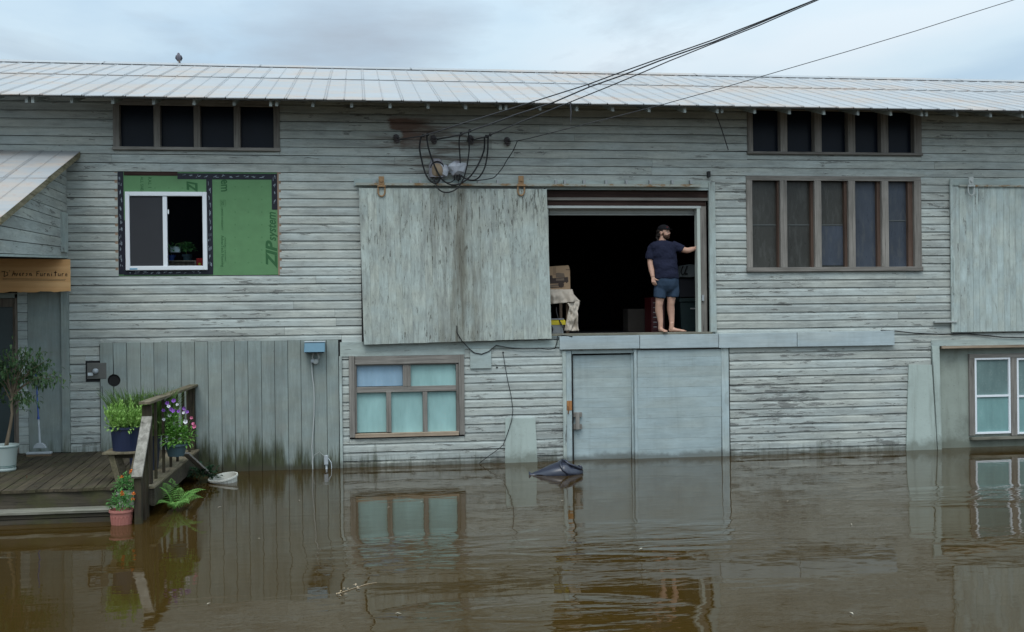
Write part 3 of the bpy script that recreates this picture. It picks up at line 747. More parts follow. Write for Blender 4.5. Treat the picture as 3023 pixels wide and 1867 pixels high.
vtext('EXPOSURE 1 SHEATHING', 1480, 905, 0.034, rot=-PI / 2)
vtext('30', 1440, 462, 0.07, rot=-PI / 2)
vtext('LIMITED WARRANTY', 1440, 545, 0.043, rot=-PI / 2, sx=0.9)
vtext('ALL SHEAT', 468, 172, 0.068, rot=-PI / 2, sx=0.9)
vtext('RAL 1', 560, 172, 0.075, rot=-PI / 2)
vtext('ZI', 1150, 350, 0.22, rot=PI / 2, shear=0.25, bold=0.010, sx=0.7)
x0, x1, z0, z1 = gR(1430, 455, 1497, 527)
fb = MB(); t = 0.003
for q in ((x0, x1, z1 - t, z1), (x0, x1, z0, z0 + t), (x0, x0 + t, z0 + t, z1 - t), (x1 - t, x1, z0 + t, z1 - t)): fb.box(q[0], q[1], -0.0078, -0.0066, q[2], q[3])
for i in range(7):
    for j in range(3):
        p = W(gx(1610 + j * 160), gy(295 + i * 152)); fb.lathe((p.x, -0.0072, p.z), [(0.010, 0), (0.007, -0.0004)], 10, ax='y')
for j in range(4): 
    p = W(gx(480 + j * 165), gy(310)); fb.lathe((p.x, -0.0072, p.z), [(0.010, 0), (0.007, -0.0004)], 10, ax='y')
fb.build('panel_marks', 'gprint', grn)
# vinyl slider
x0, x1, z0, z1 = gR(292, 358, 1275, 1300); t = 0.068
vf = MB(); vf.box(x0, x0 + t, -0.055, 0.02, z0, z1); vf.box(x1 - t, x1, -0.055, 0.02, z0, z1); vf.box(x0 + t, x1 - t, -0.055, 0.02, z1 - t, z1); vf.box(x0 + t, x1 - t, -0.055, 0.02, z0, z0 + t)
vw = vf.build('window', 'white', HW, bevel=0.006, label='new white vinyl sliding window')
a0, a1, _, _ = gR(743, 358, 795, 1300); MB().box(a0, a1, -0.04, 0.03, z0 + t, z1 - t).build('meeting_stile', 'white', vw, bevel=0.003)
MB().box(x0 + t, a0, -0.03, -0.025, z0 + t, z1 - t).build('screen', 'screen', vw)
MB().box(a1, x1 - t, 0.0, 0.005, z0 + t, z1 - t).build('pane', 'cglass', vw)
p = W(gx(806), gy(597)); MB().box(p.x - 0.006, p.x + 0.014, -0.05, -0.041, p.z - 0.035, p.z + 0.035).build('latch', 'white', vw)
mt['sticker'] = M_plain('blue_sticker', (0.08, 0.32, 0.5), 0.5)
q0, q1, q2, q3 = gR(348, 1278, 440, 1292); MB().box(q0, q1, -0.0575, -0.0555, q2, q3).build('sticker', 'sticker', vw)

# --- the big sliding door (open) with its rail and hangers
xA, xB = W(1062, 800, -0.1).x, W(1616, 800, -0.1).x
zt_ = W(1330, 558, -0.1).z; zb_ = W(1330, 1009, -0.1).z
sdoor = MB().box(xA + 0.02, xB - 0.02, -0.105, -0.075, zb_ + 0.02, zt_ - 0.01).build('sliding_door', 'back', HW, label='broad sliding barn door of peeling upright boards, pushed open to the left')
n = 22; tilt0, tilt1 = -0.012, 0.012
cuts = [0] + sorted(R.uniform(0.9, 1.1) * i for i in range(1, n)) + [n]
for i in range(n):
    a = xA + (xB - xA) * cuts[i] / n; b = xA + (xB - xA) * cuts[i + 1] / n
    f = (cuts[i] + .5) / n
    zl = zb_ - 0.03 + 0.055 * f + R.uniform(-0.002, 0.002)
    lean = 0.055
    mb = MB().slab([(a + 0.0004 + lean, zl), (b - 0.0004 + lean, zl), (b - 0.0004, zt_), (a + 0.0004, zt_)], -0.13 + R.uniform(-0.0025, 0.0025), -0.106)
    mb.build('door_board', 'barn', sdoor, bevel=0.002)
trk = MB(); zz = W(1500, 546, -0.1).z
trk.box(xA - 0.05, W(2066, 546, -0.1).x, -0.135, -0.075, zz - 0.022, zz + 0.018)
rail = trk.build('door_rail', 'rustpaint' if 'rustpaint' in mt else 'pipe', HW)
def rustpaint():
    g = G('rusty_painted_rail'); n1 = g.noise(g.map((5, 5, 9)), 1.0, 6, 0.7); x = g.xyz()[0]
    c = g.mix(g.step(n1, 0.48, 0.62), (0.36, 0.38, 0.34), g.mix(g.noise(g.pos, 30, 4), (0.10, 0.045, 0.02), (0.42, 0.30, 0.17)))
    return g.fin(c, 0.85, 0.2)
mt['rustpaint'] = rustpaint(); rail.data.materials[0] = mt['rustpaint']
for xx in (1105, 1128, 1213, 1240, 1300, 1415, 1470, 1642, 1668, 1725, 1790, 1850, 1920, 1985, 2040):
    p = W(xx, 540, -0.1); MB().box(p.x - 0.02, p.x + 0.02, -0.12, -0.03, p.z - 0.02, p.z + 0.045).build('rail_bracket', 'zinc', HW)
def hanger(px_, py_, mat):
    p = W(px_, py_, -0.14)
    h = MB().box(p.x - 0.045, p.x + 0.045, -0.16, -0.137, p.z - 0.01, p.z + 0.13).build('door_hanger', mat, HW, bevel=0.006)
    MB().box(p.x - 0.068, p.x + 0.068, -0.175, -0.137, p.z - 0.045, p.z - 0.012).build('hanger_bar', mat, h, bevel=0.005)
    pts = [(p.x + 0.055 * math.cos(t), -0.15, p.z - 0.12 + (0.09 if False else 0) + 0.075 * math.sin(t) * (1 if math.sin(t) < 0 else 1.0)) for t in [PI + PI * k / 10 for k in range(11)]]
    pts = [(p.x - 0.055, -0.15, p.z - 0.045)] + pts + [(p.x + 0.055, -0.15, p.z - 0.045)]
    MB().tube(pts, 0.013, 6).build('strap', mat, h)
    MB().lathe((p.x, -0.16, p.z + 0.06), [(0.024, 0), (0.024, -0.02), (0, -0.02)], 12, ax='y').build('roller_bolt', mat, h)
hanger(1126, 545, 'orust'); hanger(1538, 543, 'orust')
# right sliding door, closed
xA2 = W(2806, 760, -0.06).x; z0 = W(2900, 980, -0.06).z; z1 = W(2900, 552, -0.06).z
sd2 = MB().box(xA2 + 0.02, XR, -0.045, -0.028, z0 + 0.02, z1 - 0.01).build('sliding_door', 'back', HW, label='closed pale sliding door cut by the right edge')
x = xA2; i = 0
while x < XR:
    wd = 0.045 if i == 0 else R.uniform(0.112, 0.13)
    MB().box(x + 0.001, x + wd - 0.001, -0.072 + R.uniform(-0.002, 0.002) - (0.006 if i == 0 else 0), -0.046, z0, z1 + (0.12 if i == 0 else 0)).build('door_board', 'barn2', sd2, bevel=0.002); x += wd; i += 1
zz = W(2930, 550, -0.08).z
MB().box(xA2 + 0.16, XR, -0.105, -0.075, zz - 0.012, zz + 0.02).build('door_rail', 'rustpaint', HW)
trim('header_board', (2801, 530, 3140, 550), -0.04, -0.027, 'trimx')
hanger(2866, 545, 'pipe')
p = W(2815, 758, -0.08); q = W(2815, 870, -0.08); MB().tube([(p.x, -0.08, p.z), (p.x, -0.095, p.z - 0.04), (q.x, -0.095, q.z + 0.03), (q.x, -0.08, q.z)], 0.012, 6).build('door_handle', 'barn2', sd2)
a = W(2760, 951, -0.09); b = W(2825, 950, -0.09); MB().box(a.x, b.x, -0.1, -0.028, a.z - 0.013, a.z + 0.013).build('door_stop', 'pipe', HW)

# --- opening details: lintels, roll-up door, jambs, sill
x0, x1, z0, z1 = RC(1610, 565, 2092, 584); MB().box(x0, x1, 0.02, 0.13, z0, z1).build('lintel', 'beam', HW)
x0, x1, z0, z1 = RC(1610, 584, 2092, 592); MB().box(x0, x1, 0.0, 0.13, z0, z1).build('lintel_strip', 'wfx', HW)
x0, x1, z0, z1 = RC(1610, 592, 2085, 608); MB().box(x0, x1, 0.03, 0.13, z0, z1).build('lintel', 'beam', HW)
x0, x1, z0, z1 = RC(1614, 608, 2070, 615); MB().box(x0, x1, 0.01, 0.16, z0, z1).build('frame_head', 'pipe', HW)
mt['palejamb'] = M_plain('pale_jamb_paint', (0.50, 0.55, 0.50), 0.6, 0.3, 0.08, 3)
x0, x1, z0, z1 = RC(1614, 616, 1621, 978); MB().box(x0, x1, 0.01, 0.16, z0, z1).build('frame_jamb', 'palejamb', HW)
x0, x1, z0, z1 = RC(2060, 616, 2069, 971); MB().box(x0, x1, 0.01, 0.16, 2.135, z1).build('frame_jamb', 'palejamb', HW)
x0, x1, z0, z1 = RC(2069.5, 592, 2088, 976); MB().box(x0, x1, 0.035, 0.16, 2.135, z1).build('rough_post', 'wfz', HW)
p = W(2074, 880, 0.03); MB().box(p.x - 0.02, p.x + 0.02, 0.0, 0.034, p.z - 0.05, p.z + 0.05).build('latch_plate', 'zinc', HW)
# roll-up door slats
ru = None
for i, (a, b) in enumerate(((616, 622), (622.6, 630), (630.6, 636))):
    x0, x1, z0, z1 = RC(1621, a, 2060, b, 0.2); o = MB().box(x0, x1, 0.18 + 0.01 * i, 0.22 + 0.01 * i, z0, z1)
    if ru is None: ru = o.build('roll_up_door', 'pipe', HW, label='roll-up door wound up under the lintel')
    else: o.build('slat', 'pipe', ru)
x0, x1, z0, z1 = RC(1619, 978, 2100, 984); sill = MB().box(x0, x1, -0.06, 0.30, 2.098, 2.135).build('door_sill', 'tread', HW, bevel=0.004)

# --- blue-grey beam pieces over the lower doors
for a, b, yt, yb, hh in ((1652, 1888, 992, 1031, 0), (1889, 2121, 988, 1028, 0), (2122, 2353, 984, 1026, 0), (2354, 2641, 979, 1022, 0)):
    x0, x1, z0, z1 = RC(a, yt, b, yb, -0.08); MB().box(x0 + 0.002, x1 - 0.002, -0.085 + R.uniform(-0.004, 0.004), -0.027, z0, z1).build('header_beam', 'blue', HW, bevel=0.004)
x0, x1, z0, z1 = RC(1620, 985, 2132, 991, -0.05); MB().box(x0, x1, -0.05, -0.027, z0 - .01, 2.097).build('fascia_strip', 'doorp', HW)
# --- lower doors
dx_ = lambda v: 1600 + v / 3.0243; dy_ = lambda v: 950 + v / 3.0243
def low_part(n, a, b, c, d, y0, y1, m, par=None, floor=False):
    x0, x1, z0, z1 = RC(dx_(a), dy_(b), dx_(c), dy_(d)); return MB().box(x0, x1, y0, y1, -0.4 if floor else z0, z1).build(n, m, par or HW, bevel=0.003)
low_part('door_post', 183, 262, 214, 1200, -0.05, 0.1, 'trimz', floor=True); low_part('door_post', 216, 262, 262, 1200, -0.035, 0.1, 'doorpz', floor=True) if False else None
mt['doorpz'] = M_paint('blue_grey_post_paint', (0.38, 0.46, 0.475), 'z', 0.0, tone=0.07, fine=0.3)
low_part('door_post', 216, 262, 263, 1200, -0.035, 0.1, 'doorpz', floor=True)
low_part('door_post', 1600, 232, 1664, 1200, -0.04, 0.1, 'doorpz', floor=True)
low_part('door_post', 822, 250, 846, 1200, -0.045, 0.1, 'doorpz', floor=True)
low_part('door_head', 264, 255, 821, 284, -0.015, 0.1, 'doorp')
ld = MB().box(W(dx_(264), 1200).x, W(dx_(821), 1200).x, 0.075, 0.139, -0.4, W(dx_(540), dy_(284)).z).build('plank_door', 'back', HW, label='plank door with a wooden grip, standing in flood water')
rd = MB().box(W(dx_(846), 1200).x, W(dx_(1600), 1200).x, -0.012, 0.02, -0.4, W(dx_(1200), dy_(245)).z).build('plank_door', 'back', HW, label='wide plank door leaf right of the centre post')
ls = [318, 410, 505, 590, 685, 770, 860, 955, 1045, 1135, 1225, 1330]
def low_planks(par, xa, xb, y0, y1, ys, seed):
    for a, b in zip(ys, ys[1:]):
        x0, x1, z0, z1 = RC(dx_(xa), dy_(a), dx_(xb), dy_(b)); MB().box(x0 + .001, x1 - .001, y0 + R.uniform(-0.0015, 0.0015), y1, z0 + 0.0007, z1 - 0.0007).build('plank', 'doorp', par, bevel=0.001)
low_planks(ld, 265, 805, 0.055, 0.0745, [300] + ls[1:], 1); low_planks(rd, 847, 1598, -0.03, -0.0125, [250, 315, 400, 493, 583, 673, 765, 855, 945, 1038, 1130, 1225, 1330], 2)
low_part('door_jamb', 806, 285, 821, 1200, 0.03, 0.074, 'doorpz', floor=True)
gh = low_part('door_grip', 298, 812, 332, 962, -0.035, 0.0, 'wfz', ld); low_part('grip_block', 264, 812, 358, 852, 0.001, 0.054, 'wfx', gh); low_part('grip_block', 264, 918, 358, 962, 0.001, 0.054, 'wfx', gh)
mt['orangewood'] = M_wood('bare_orange_wood', (0.30, 0.13, 0.05), (0.48, 0.24, 0.10), 'z')
lp = low_part('lock_plate', 218, 705, 264, 792, -0.040, -0.0355, 'orangewood')
p = W(dx_(233), dy_(770), -0.05); MB().tube([(p.x, -0.05, p.z + 0.03), (p.x + .005, -0.06, p.z - 0.07), (p.x, -0.05, p.z - 0.10)], 0.009, 6).build('bolt', 'rust', lp)
# --- small square plate, two small holes
x0, x1, z0, z1 = RC(sx_(1403), sy_(230), sx_(1583), sy_(398)); MB().box(x0, x1, -0.052, -0.027, z0, z1).build('cover_plate', 'trimx', HW, bevel=0.004)
for a, b in ((1684, 263), (1632, 390)):
    p = W(sx_(a), sy_(b)); MB().lathe((p.x, -0.03, p.z), [(0.0, 0), (0.016, 0), (0.012, 0.004), (0.0, 0.004)][:3], 10, ax='y').build('pipe_hole', 'black', HW)

# --- eave, rafters, roof
YE, ZE, YR_, ZR_ = -0.85, 5.846, 4.57, 7.560
slope = (ZR_ - ZE) / (YR_ - YE)
sm = W(1000, 236, 0)   # helper only
def on_roof(t, up=0.0): return (YE + (YR_ - YE) * t, ZE + (ZR_ - ZE) * t + up)
MB().add([(XL, YE + 0.02, ZE - 0.028), (XR, YE + 0.02, ZE - 0.028), (XR, YR_, ZR_ - 0.03), (XL, YR_, ZR_ - 0.03),
          (XL, YE + 0.02, ZE - 0.008), (XR, YE + 0.02, ZE - 0.008), (XR, YR_, ZR_ - 0.01), (XL, YR_, ZR_ - 0.01)],
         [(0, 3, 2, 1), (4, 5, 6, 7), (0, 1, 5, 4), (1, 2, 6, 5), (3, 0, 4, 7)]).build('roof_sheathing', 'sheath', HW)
MB().add([(XL, YR_ - 0.01, ZR_ - 0.01), (XR, YR_ - 0.01, ZR_ - 0.01), (XR, 10.4, 5.9), (XL, 10.4, 5.9)], [(0, 1, 2, 3)]).build('rear_roof', 'roof', HW)
X0R, PW = -4.686, 0.5992
k0 = int((XL - X0R) / PW) - 1; k1 = int((XR - X0R) / PW) + 1
def roof_panel(xa, t0, t1, lift0, lift1, seed, ribw=0.016, PWd=PW, onr=on_roof):
    rr = random.Random(seed); h = 0.014
    prof = [(0, 0), (0.010, h), (0.02, 0.002), (0.034, 0.002), (0.044, h), (0.054, 0)] 
    mid = PWd / 2 + 0.02
    prof += [(mid - 0.013, 0), (mid, h), (mid + 0.013, 0), (PWd, 0)]
    rows = []
    nr = 4
    for i in range(nr + 1):
        t = t0 + (t1 - t0) * i / nr; y, z = onr(t)
        l = lift0 + (lift1 - lift0) * i / nr
        wob = -0.008 + rr.uniform(-0.003, 0.003) if i == 0 else rr.uniform(-0.0015, 0.0015)
        rows.append([(xa + u, y - (0.0 if i else rr.uniform(0, 0.006)), z + l + v + (wob * math.sin(PI * min(1, max(0, (u % (PWd / 2)) / (PWd / 2)))) if v < h * 0.9 else 0)) for u, v in prof])
    m = len(prof); vs = [v for r in rows for v in r]
    fs = [(i * m + j, i * m + j + 1, (i + 1) * m + j + 1, (i + 1) * m + j) for i in range(nr) for j in range(m - 1)]
    # folded lower edge
    o = len(vs); vs += [(x, y + 0.002, z - 0.012) for x, y, z in rows[0]]
    fs += [(o + j, o + j + 1, j + 1, j) for j in range(m - 1)]
    return MB().add(vs, fs)
TS = 0.56
for k in range(k0, k1):
    xa = X0R + PW * k - 0.027
    roof_panel(xa, 0, TS + 0.01, 0.004, 0.004, k).build('roof_panel', 'roof', HW)
    roof_panel(xa, TS, 0.995, 0.022, 0.008, k + 500).build('roof_panel', 'roof', HW)
x = XL - 0.4; i = 0
while x < XR:
    L = 3.03
    y1, z1 = on_roof(0.955, 0.034); y2, z2 = on_roof(0.9975, 0.05)
    MB().add([(x, y1, z1 - 0.01), (x + L + 0.03, y1, z1 - 0.01), (x + L + 0.03, y1, z1), (x, y1, z1), (x + L + 0.03, y2, z2), (x, y2, z2), (x, y2 + 0.2, z2 - 0.08), (x + L + 0.03, y2 + 0.2, z2 - 0.08)],
             [(0, 1, 2, 3), (3, 2, 4, 5), (5, 4, 7, 6)]).build('ridge_cap', 'roof', HW); x += L; i += 1
# rafter tails at 0.61 m, every sixth doubled
xr0 = W(88, 300, -0.74).x
k = -4
while xr0 + k * 0.5992 < XR:
    xc = xr0 + k * 0.5992
    offs = (-0.045, 0.045) if k % 6 == 0 else (0,)
    for of in offs:
        mb = MB(); a = xc + of - 0.021; b = xc + of + 0.021
        ya, yb = -0.75 + R.uniform(-0.02, 0.02), 0.0
        za, zb2 = ZE - 0.03 + (ya - YE) * slope, ZE - 0.03 + (yb - YE) * slope
        mb.add([(a, ya, za - 0.105), (b, ya, za - 0.105), (b, ya, za), (a, ya, za), (a, yb, zb2 - 0.125), (b, yb, zb2 - 0.125), (b, yb, zb2), (a, yb, zb2)],
               [(0, 1, 2, 3), (1, 5, 6, 2), (0, 4, 5, 1), (4, 0, 3, 7), (3, 2, 6, 7)]).build('rafter_tail', 'raft', HW)
    k += 1
# hanging loose strip and dangling rod under the eave
a = W(2108, 322, -0.5); b = W(2150, 443, -0.12); MB().tube([a, (a + b) / 2 + Vector((0.01, 0, 0)), b], 0.009, 5).build('loose_rod', 'wire', HW)
p = W(2093, 515, -0.08); MB().box(p.x - 0.022, p.x + 0.022, -0.1, -0.027, p.z - 0.05, p.z + 0.05).build('camera_bracket', 'black', HW)
#@@PART2
# ================================================================== PORCH ANNEX (left)
mt['clapy'] = M_paint('annex_clapboard_paint', PAINT, 'y', 0.45)
mt['porchclap'] = M_paint('porch_clapboard_paint', (0.44, 0.50, 0.49), 'x', 0.5, algae=0.5)
AX = thing('porch_annex', 'grey-green boarded porch annex with its own metal lean-to roof, cut by the left edge', 'building', (-5.5, 0, 0))
AXX = -4.56; AXL = -9.4; AYF = -3.35
def an_roof_z(y): return 5.125 + 0.3615 * y
def clip(poly, f):
    out = []
    for i in range(len(poly)):
        a, b = poly[i], poly[(i + 1) % len(poly)]; fa, fb = f(a), f(b)
        if fa <= 0: out.append(a)
        if (fa < 0) != (fb < 0) and fa != fb:
            t = fa / (fa - fb); out.append((a[0] + (b[0] - a[0]) * t, a[1] + (b[1] - a[1]) * t))
    return out
def slabx(poly, x0, x1):                            # poly in (y,z)
    n = len(poly); mb = MB(); vs = [(x0, y, z) for y, z in poly] + [(x1, y, z) for y, z in poly]
    a = sum(poly[i][0] * poly[(i + 1) % n][1] - poly[(i + 1) % n][0] * poly[i][1] for i in range(n))
    idx = list(range(n)) if a > 0 else list(range(n))[::-1]
    fs = [tuple(i + n for i in idx), tuple(idx[::-1])]
    for i in range(n):
        p, q = idx[i], idx[(i + 1) % n]; fs.append((p, q, q + n, p + n))
    return mb.add(vs, fs)
slabx([(AYF, 3.30), (0, 3.47), (0, 5.06), (AYF, an_roof_z(AYF) - 0.06)], AXX - 0.09, AXX - 0.012).build('wall', 'back', AX)
def drop(z): return 0.147 * max(0.0, 1 - (z - 3.472) / 0.5)
z = 3.475
while z < 5.1:
    z1 = z + EX - 0.008
    poly = clip([(AYF, z - drop(z)), (0.0, z), (0.0, z1), (AYF, z1 - drop(z1))], lambda p: p[1] - (an_roof_z(p[0]) - 0.05))
    if len(poly) > 2: slabx(poly, AXX - 0.011, AXX + R.uniform(0.008, 0.014)).build('clapboard', 'clapy', AX)
    z += EX
MB().box(AXL, AXX - 0.012, AYF, AYF + 0.08, 3.31, 3.88).build('front_wall', 'clap', AX)
MB().add([(AXL, AYF, 3.29), (AXX - .02, AYF, 3.29), (AXX - .02, -0.001, 3.44), (AXL, -0.001, 3.44), (AXL, AYF, 3.305), (AXX - .02, AYF, 3.305), (AXX - .02, -0.001, 3.455), (AXL, -0.001, 3.455)],
         [(0, 3, 2, 1), (4, 5, 6, 7), (0, 1, 5, 4), (1, 2, 6, 5)]).build('porch_ceiling', 'back', AX)
slabx([(AYF, 3.285), (-0.03, 3.44), (-0.03, 3.472), (AYF, 3.318)], AXX - 0.011, AXX + 0.022).build('bottom_trim', 'trimx', AX)
a = WX(191, 605, AXX + 0.02); MB().box(AXX + 0.013, AXX + 0.06, -0.40, -0.16, 3.52, 4.13).build('trim_board', 'trimz', AX)
def on_annex(t, up=0.0): return (-3.86 + 3.85 * t, 3.73 + 1.39 * t + up)
xa = -4.335 - PW; i = 0
while xa > AXL:
    roof_panel(xa, 0, 0.53, 0.012, 0.012, 900 + i, onr=on_annex).build('roof_panel', 'roof2', AX)
    roof_panel(xa, 0.52, 1.0, 0.022, 0.014, 950 + i, onr=on_annex).build('roof_panel', 'roof2', AX)
    xa -= PW; i += 1
mt['rake'] = M_wood('mossy_rake_board', (0.12, 0.10, 0.06), (0.34, 0.30, 0.20), 'y', moss=0.5)
MB().add([(-4.37, -3.88, 3.64), (-4.335, -3.88, 3.64), (-4.335, -0.03, 5.03), (-4.37, -0.03, 5.03), (-4.37, -3.88, 3.73), (-4.335, -3.88, 3.73), (-4.335, -0.03, 5.12), (-4.37, -0.03, 5.12)],
         [(0, 3, 2, 1), (4, 5, 6, 7), (0, 1, 5, 4), (1, 2, 6, 5), (2, 3, 7, 6), (3, 0, 4, 7)]).build('rake_board', 'rake', AX)
MB().add([(AXL, -3.86, 3.70), (-4.37, -3.86, 3.70), (-4.37, -0.03, 5.085), (AXL, -0.03, 5.085)], [(0, 1, 2, 3), ]).build('roof_sheathing', 'sheath', AX)
# porch back wall
px5 = lambda v: v / 2.477; py5 = lambda v: 740 + v / 2.477
def pr(n, a, b, c, d, y0, y1, m, par=None, zb=0.385):
    x0, x1, z0, z1 = RC(px5(a), py5(b), px5(c), py5(d)); return MB().box(x0, x1, y0, y1, max(zb, z0), z1).build(n, m, par or AX, bevel=0.003)
pr('plywood_panel', 211, 300, 457, 1600, -0.03, -0.001, 'vert'); pr('corner_trim', 458, 200, 513, 1600, -0.07, -0.001, 'vert')
x0, x1, z0, z1 = RC(px5(139), py5(300), px5(209), py5(1500)); z = 0.385
MB().box(x0, x1, -0.012, -0.001, 0.385, 3.43).build('wall_strip', 'back', AX)
while z < 3.4:
    MB().box(x0, x1, -0.036, -0.0125, z, min(z + 0.131, 3.42)).build('clapboard', 'porchclap', AX); z += 0.138
MB().box(-6.95, -6.85, AYF, -0.04, 0.385, 3.28).build('added_shade_wall', 'vert', AX)  # unseen wall, added to block the left sky and darken the porch
# door with dark green-grey glass, cut by the frame
mt['pdglass'] = glassy('porch_door_glass', (0.045, 0.065, 0.068), 0.25, 0.3)
mt['dooredge'] = M_wood('worn_door_frame_wood', (0.12, 0.10, 0.08), (0.28, 0.24, 0.20), 'z')
pd = pr('porch_door', -260, 415, 90, 1450, 0.075, 0.085, 'pdglass'); pd['label'] = 'half glazed porch door behind the potted tree'
pr('door_stile', 91, 352, 116, 1450, 0.05, 0.10, 'dooredge', pd); pr('door_rail', -260, 352, 90, 414, 0.05, 0.10, 'dooredge', pd)
pr('door_jamb', 117, 320, 138, 1600, -0.02, 0.139, 'dooredge'); pr('door_head', -260, 312, 138, 350, -0.02, 0.139, 'vert')

# shop sign
mt['plywood'] = M_wood('warm_plywood', (0.72, 0.38, 0.16), (0.88, 0.54, 0.26), 'x', coarse=0.35, crack=0.1)
mt['burnt'] = M_plain('burnt_lettering', (0.05, 0.02, 0.012), 0.8)
SY = -0.26
sg = thing('shop_sign', 'orange plywood sign with hand-burnt lettering under the porch annex', 'sign', (-5.0, SY, 2.9))
s0 = W(-30, 860, SY); s1 = W(207, 762, SY); sb = W(100, 862, SY).z; stp = W(100, 763, SY).z
rr = random.Random(4); low = [(s0.x + (s1.x - s0.x) * i / 24, sb + rr.uniform(-0.012, 0.008)) for i in range(25)]
MB().slab(low + [(s1.x, stp - 0.02), (s0.x, stp)], SY - 0.012, SY + 0.012).build('board', 'plywood', sg)
GL = {'D': [[(0, 0), (0.1, 1), (.75, .75), (.8, .3), (0, 0)], [(-.5, .95), (.2, 1)]], "'": [[(.1, 1.1), (0, .8)]], 'A': [[(0, 0), (.45, 1), (.8, 0)], [(.15, .4), (.7, .4)]],
      'v': [[(0, .6), (.3, 0), (.6, .6)]], 'e': [[(.05, .3), (.55, .35), (.4, .6), (.1, .5), (.1, .1), (.6, .05)]], 'r': [[(.1, 0), (.1, .6)], [(.1, .45), (.5, .6)]],
      's': [[(.5, .55), (.1, .5), (.45, .25), (.05, .0)]], 'a': [[(.5, .5), (.1, .5), (.05, .1), (.45, .15), (.55, .55), (.6, 0), (.85, .1)]],
      'F': [[(0, 0), (.1, 1), (.8, 1.05)], [(.05, .5), (.55, .55)]], 'u': [[(.05, .6), (.1, .05), (.5, .1), (.55, .6), (.6, 0)]], 'n': [[(.05, 0), (.05, .6)], [(.05, .4), (.4, .6), (.55, 0)]],
      'i': [[(.2, 0), (.2, .55)], [(.2, .75), (.22, .8)]], 't': [[(.25, 0), (.25, 1.1)], [(-.15, .75), (.7, .85)]]}
def burn(ch, x, y, wd, h, r=0.0055):
    for st in GL[ch]:
        pts = [W(x + u * wd, y - v * h, SY - 0.013) for u, v in st]
        MB().tube(pts, r, 4).build('lettering', 'burnt', sg)
ch = 14.0
burn('D', 12, 817, 14, 15); burn("'", 28, 806, 6, 6)
for i, c in enumerate('Aversa'): burn(c, 36 + i * 10, 815, 10.5, ch)
for i, c in enumerate('Furniture'): burn(c, 108 + i * 10.6, 816, 10.5, ch)
for y0_, xa_, xb_ in ((823, 8, 194), (826.5, 8, 192)):
    MB().tube([W(xa_, y0_, SY - 0.013), W((xa_ + xb_) / 2, y0_ + 1.2, SY - 0.013), W(xb_, y0_ + 2.5, SY - 0.013)], 0.0022, 4).build('underline', 'burnt', sg)

# ================================================================== DECK
DZ = 0.38
dk = thing('porch_deck', 'low mossy wooden porch deck with steps going down into the flood water', 'deck', (-5, -2, 0))
x = -2.74; i = 0
while x > -9.2:
    wd = R.uniform(0.128, 0.146); sk = 0.30; yf = -3.88 + R.uniform(-0.018, 0.018)
    zt = DZ + R.uniform(-0.004, 0.003); xa, xb = x - wd + 0.004, x - 0.004
    mb = MB(); vs = []
    nseg = 4
    for j in range(nseg + 1):
        t = j / nseg; y = yf + (-0.002 - yf) * t; dxk = -sk * t; zz = zt + R.uniform(-0.002, 0.002)
        vs += [(xa + dxk, y, zz - 0.03), (xb + dxk, y, zz - 0.03), (xb + dxk, y, zz), (xa + dxk, y, zz)]
    fs = [(0, 1, 2, 3)] + [(4 * j + a, 4 * j + b, 4 * j + 4 + b, 4 * j + 4 + a) for j in range(nseg) for a, b in ((1, 0), (2, 1), (3, 2), (0, 3))]
    mb.add(vs, [f[::-1] if k else f for k, f in enumerate(fs)]).build('plank', 'deck', dk, bevel=0.003)
    x -= wd
MB().add([(-3.06, -0.002, DZ - .03), (-2.56, -0.002, DZ - .03), (-2.56, -3.88, DZ - .03), (-2.74, -3.88, DZ - .03), (-3.06, -0.002, DZ - .004), (-2.56, -0.002, DZ - .004), (-2.56, -3.88, DZ - .004), (-2.74, -3.88, DZ - .004)],
         [(0, 1, 2, 3), (7, 6, 5, 4), (1, 5, 6, 2), (2, 6, 7, 3)]).build('edge_board', 'raily', dk)
MB().box(-9.2, -2.6, -3.85, -3.81, 0.14, DZ - 0.032).build('fascia', 'deckx', dk)
MB().box(-2.62, -2.575, -3.8, -0.06, 0.12, DZ - 0.032).build('side_fascia', 'deckx', dk)
MB().box(-9.2, -2.76, -4.14, -3.87, 0.118, 0.155).build('step_tread', 'tread', dk, bevel=0.005)
MB().box(-9.2, -2.8, -4.11, -4.07, 0.065, 0.112).build('step_riser', 'deckx', dk, bevel=0.003); MB().box(-9.2, -2.8, -4.10, -4.07, 0.0 - .1, 0.058).build('step_riser', 'deckx', dk, bevel=0.003)
MB().box(-9.2, -2.74, -4.45, -4.12, -0.13, -0.09).build('step_tread', 'tread', dk)
for xx in (-8.5, -6.5, -4.6): MB().box(xx, xx + 0.09, -3.8, -3.71, -1.0, 0.34).build('leg', 'railz', dk)
# railing
rl = thing('porch_railing', 'weathered wooden railing with a lichened sloping hand rail beside the steps', 'railing', (-2.68, -2, DZ))
RX = -2.68
MB().box(RX - 0.055, RX + 0.055, -3.70, -3.60, DZ, 1.375).build('post', 'railz', rl, bevel=0.004)
MB().box(RX - 0.030, RX + 0.055, -4.36, -4.27, -0.7, 0.545).build('post', 'railz', rl, bevel=0.004)
MB().beam((RX, -3.82, 1.413), (RX + 0.04, -0.02, 1.395), 0.14, 0.036).build('hand_rail', 'raily', rl, bevel=0.004)
MB().beam((RX + 0.01, -3.715, 1.23), (RX + 0.012, -4.40, 0.565), 0.125, 0.036).build('sloping_rail', 'rails', rl, bevel=0.004)
MB().box(RX + 0.005, RX + 0.055, -4.10, -4.06, -0.5, 0.83).build('picket', 'railz', rl); MB().box(RX + 0.0, RX + 0.05, -3.90, -3.85, -0.5, 1.0).build('picket', 'railz', rl)
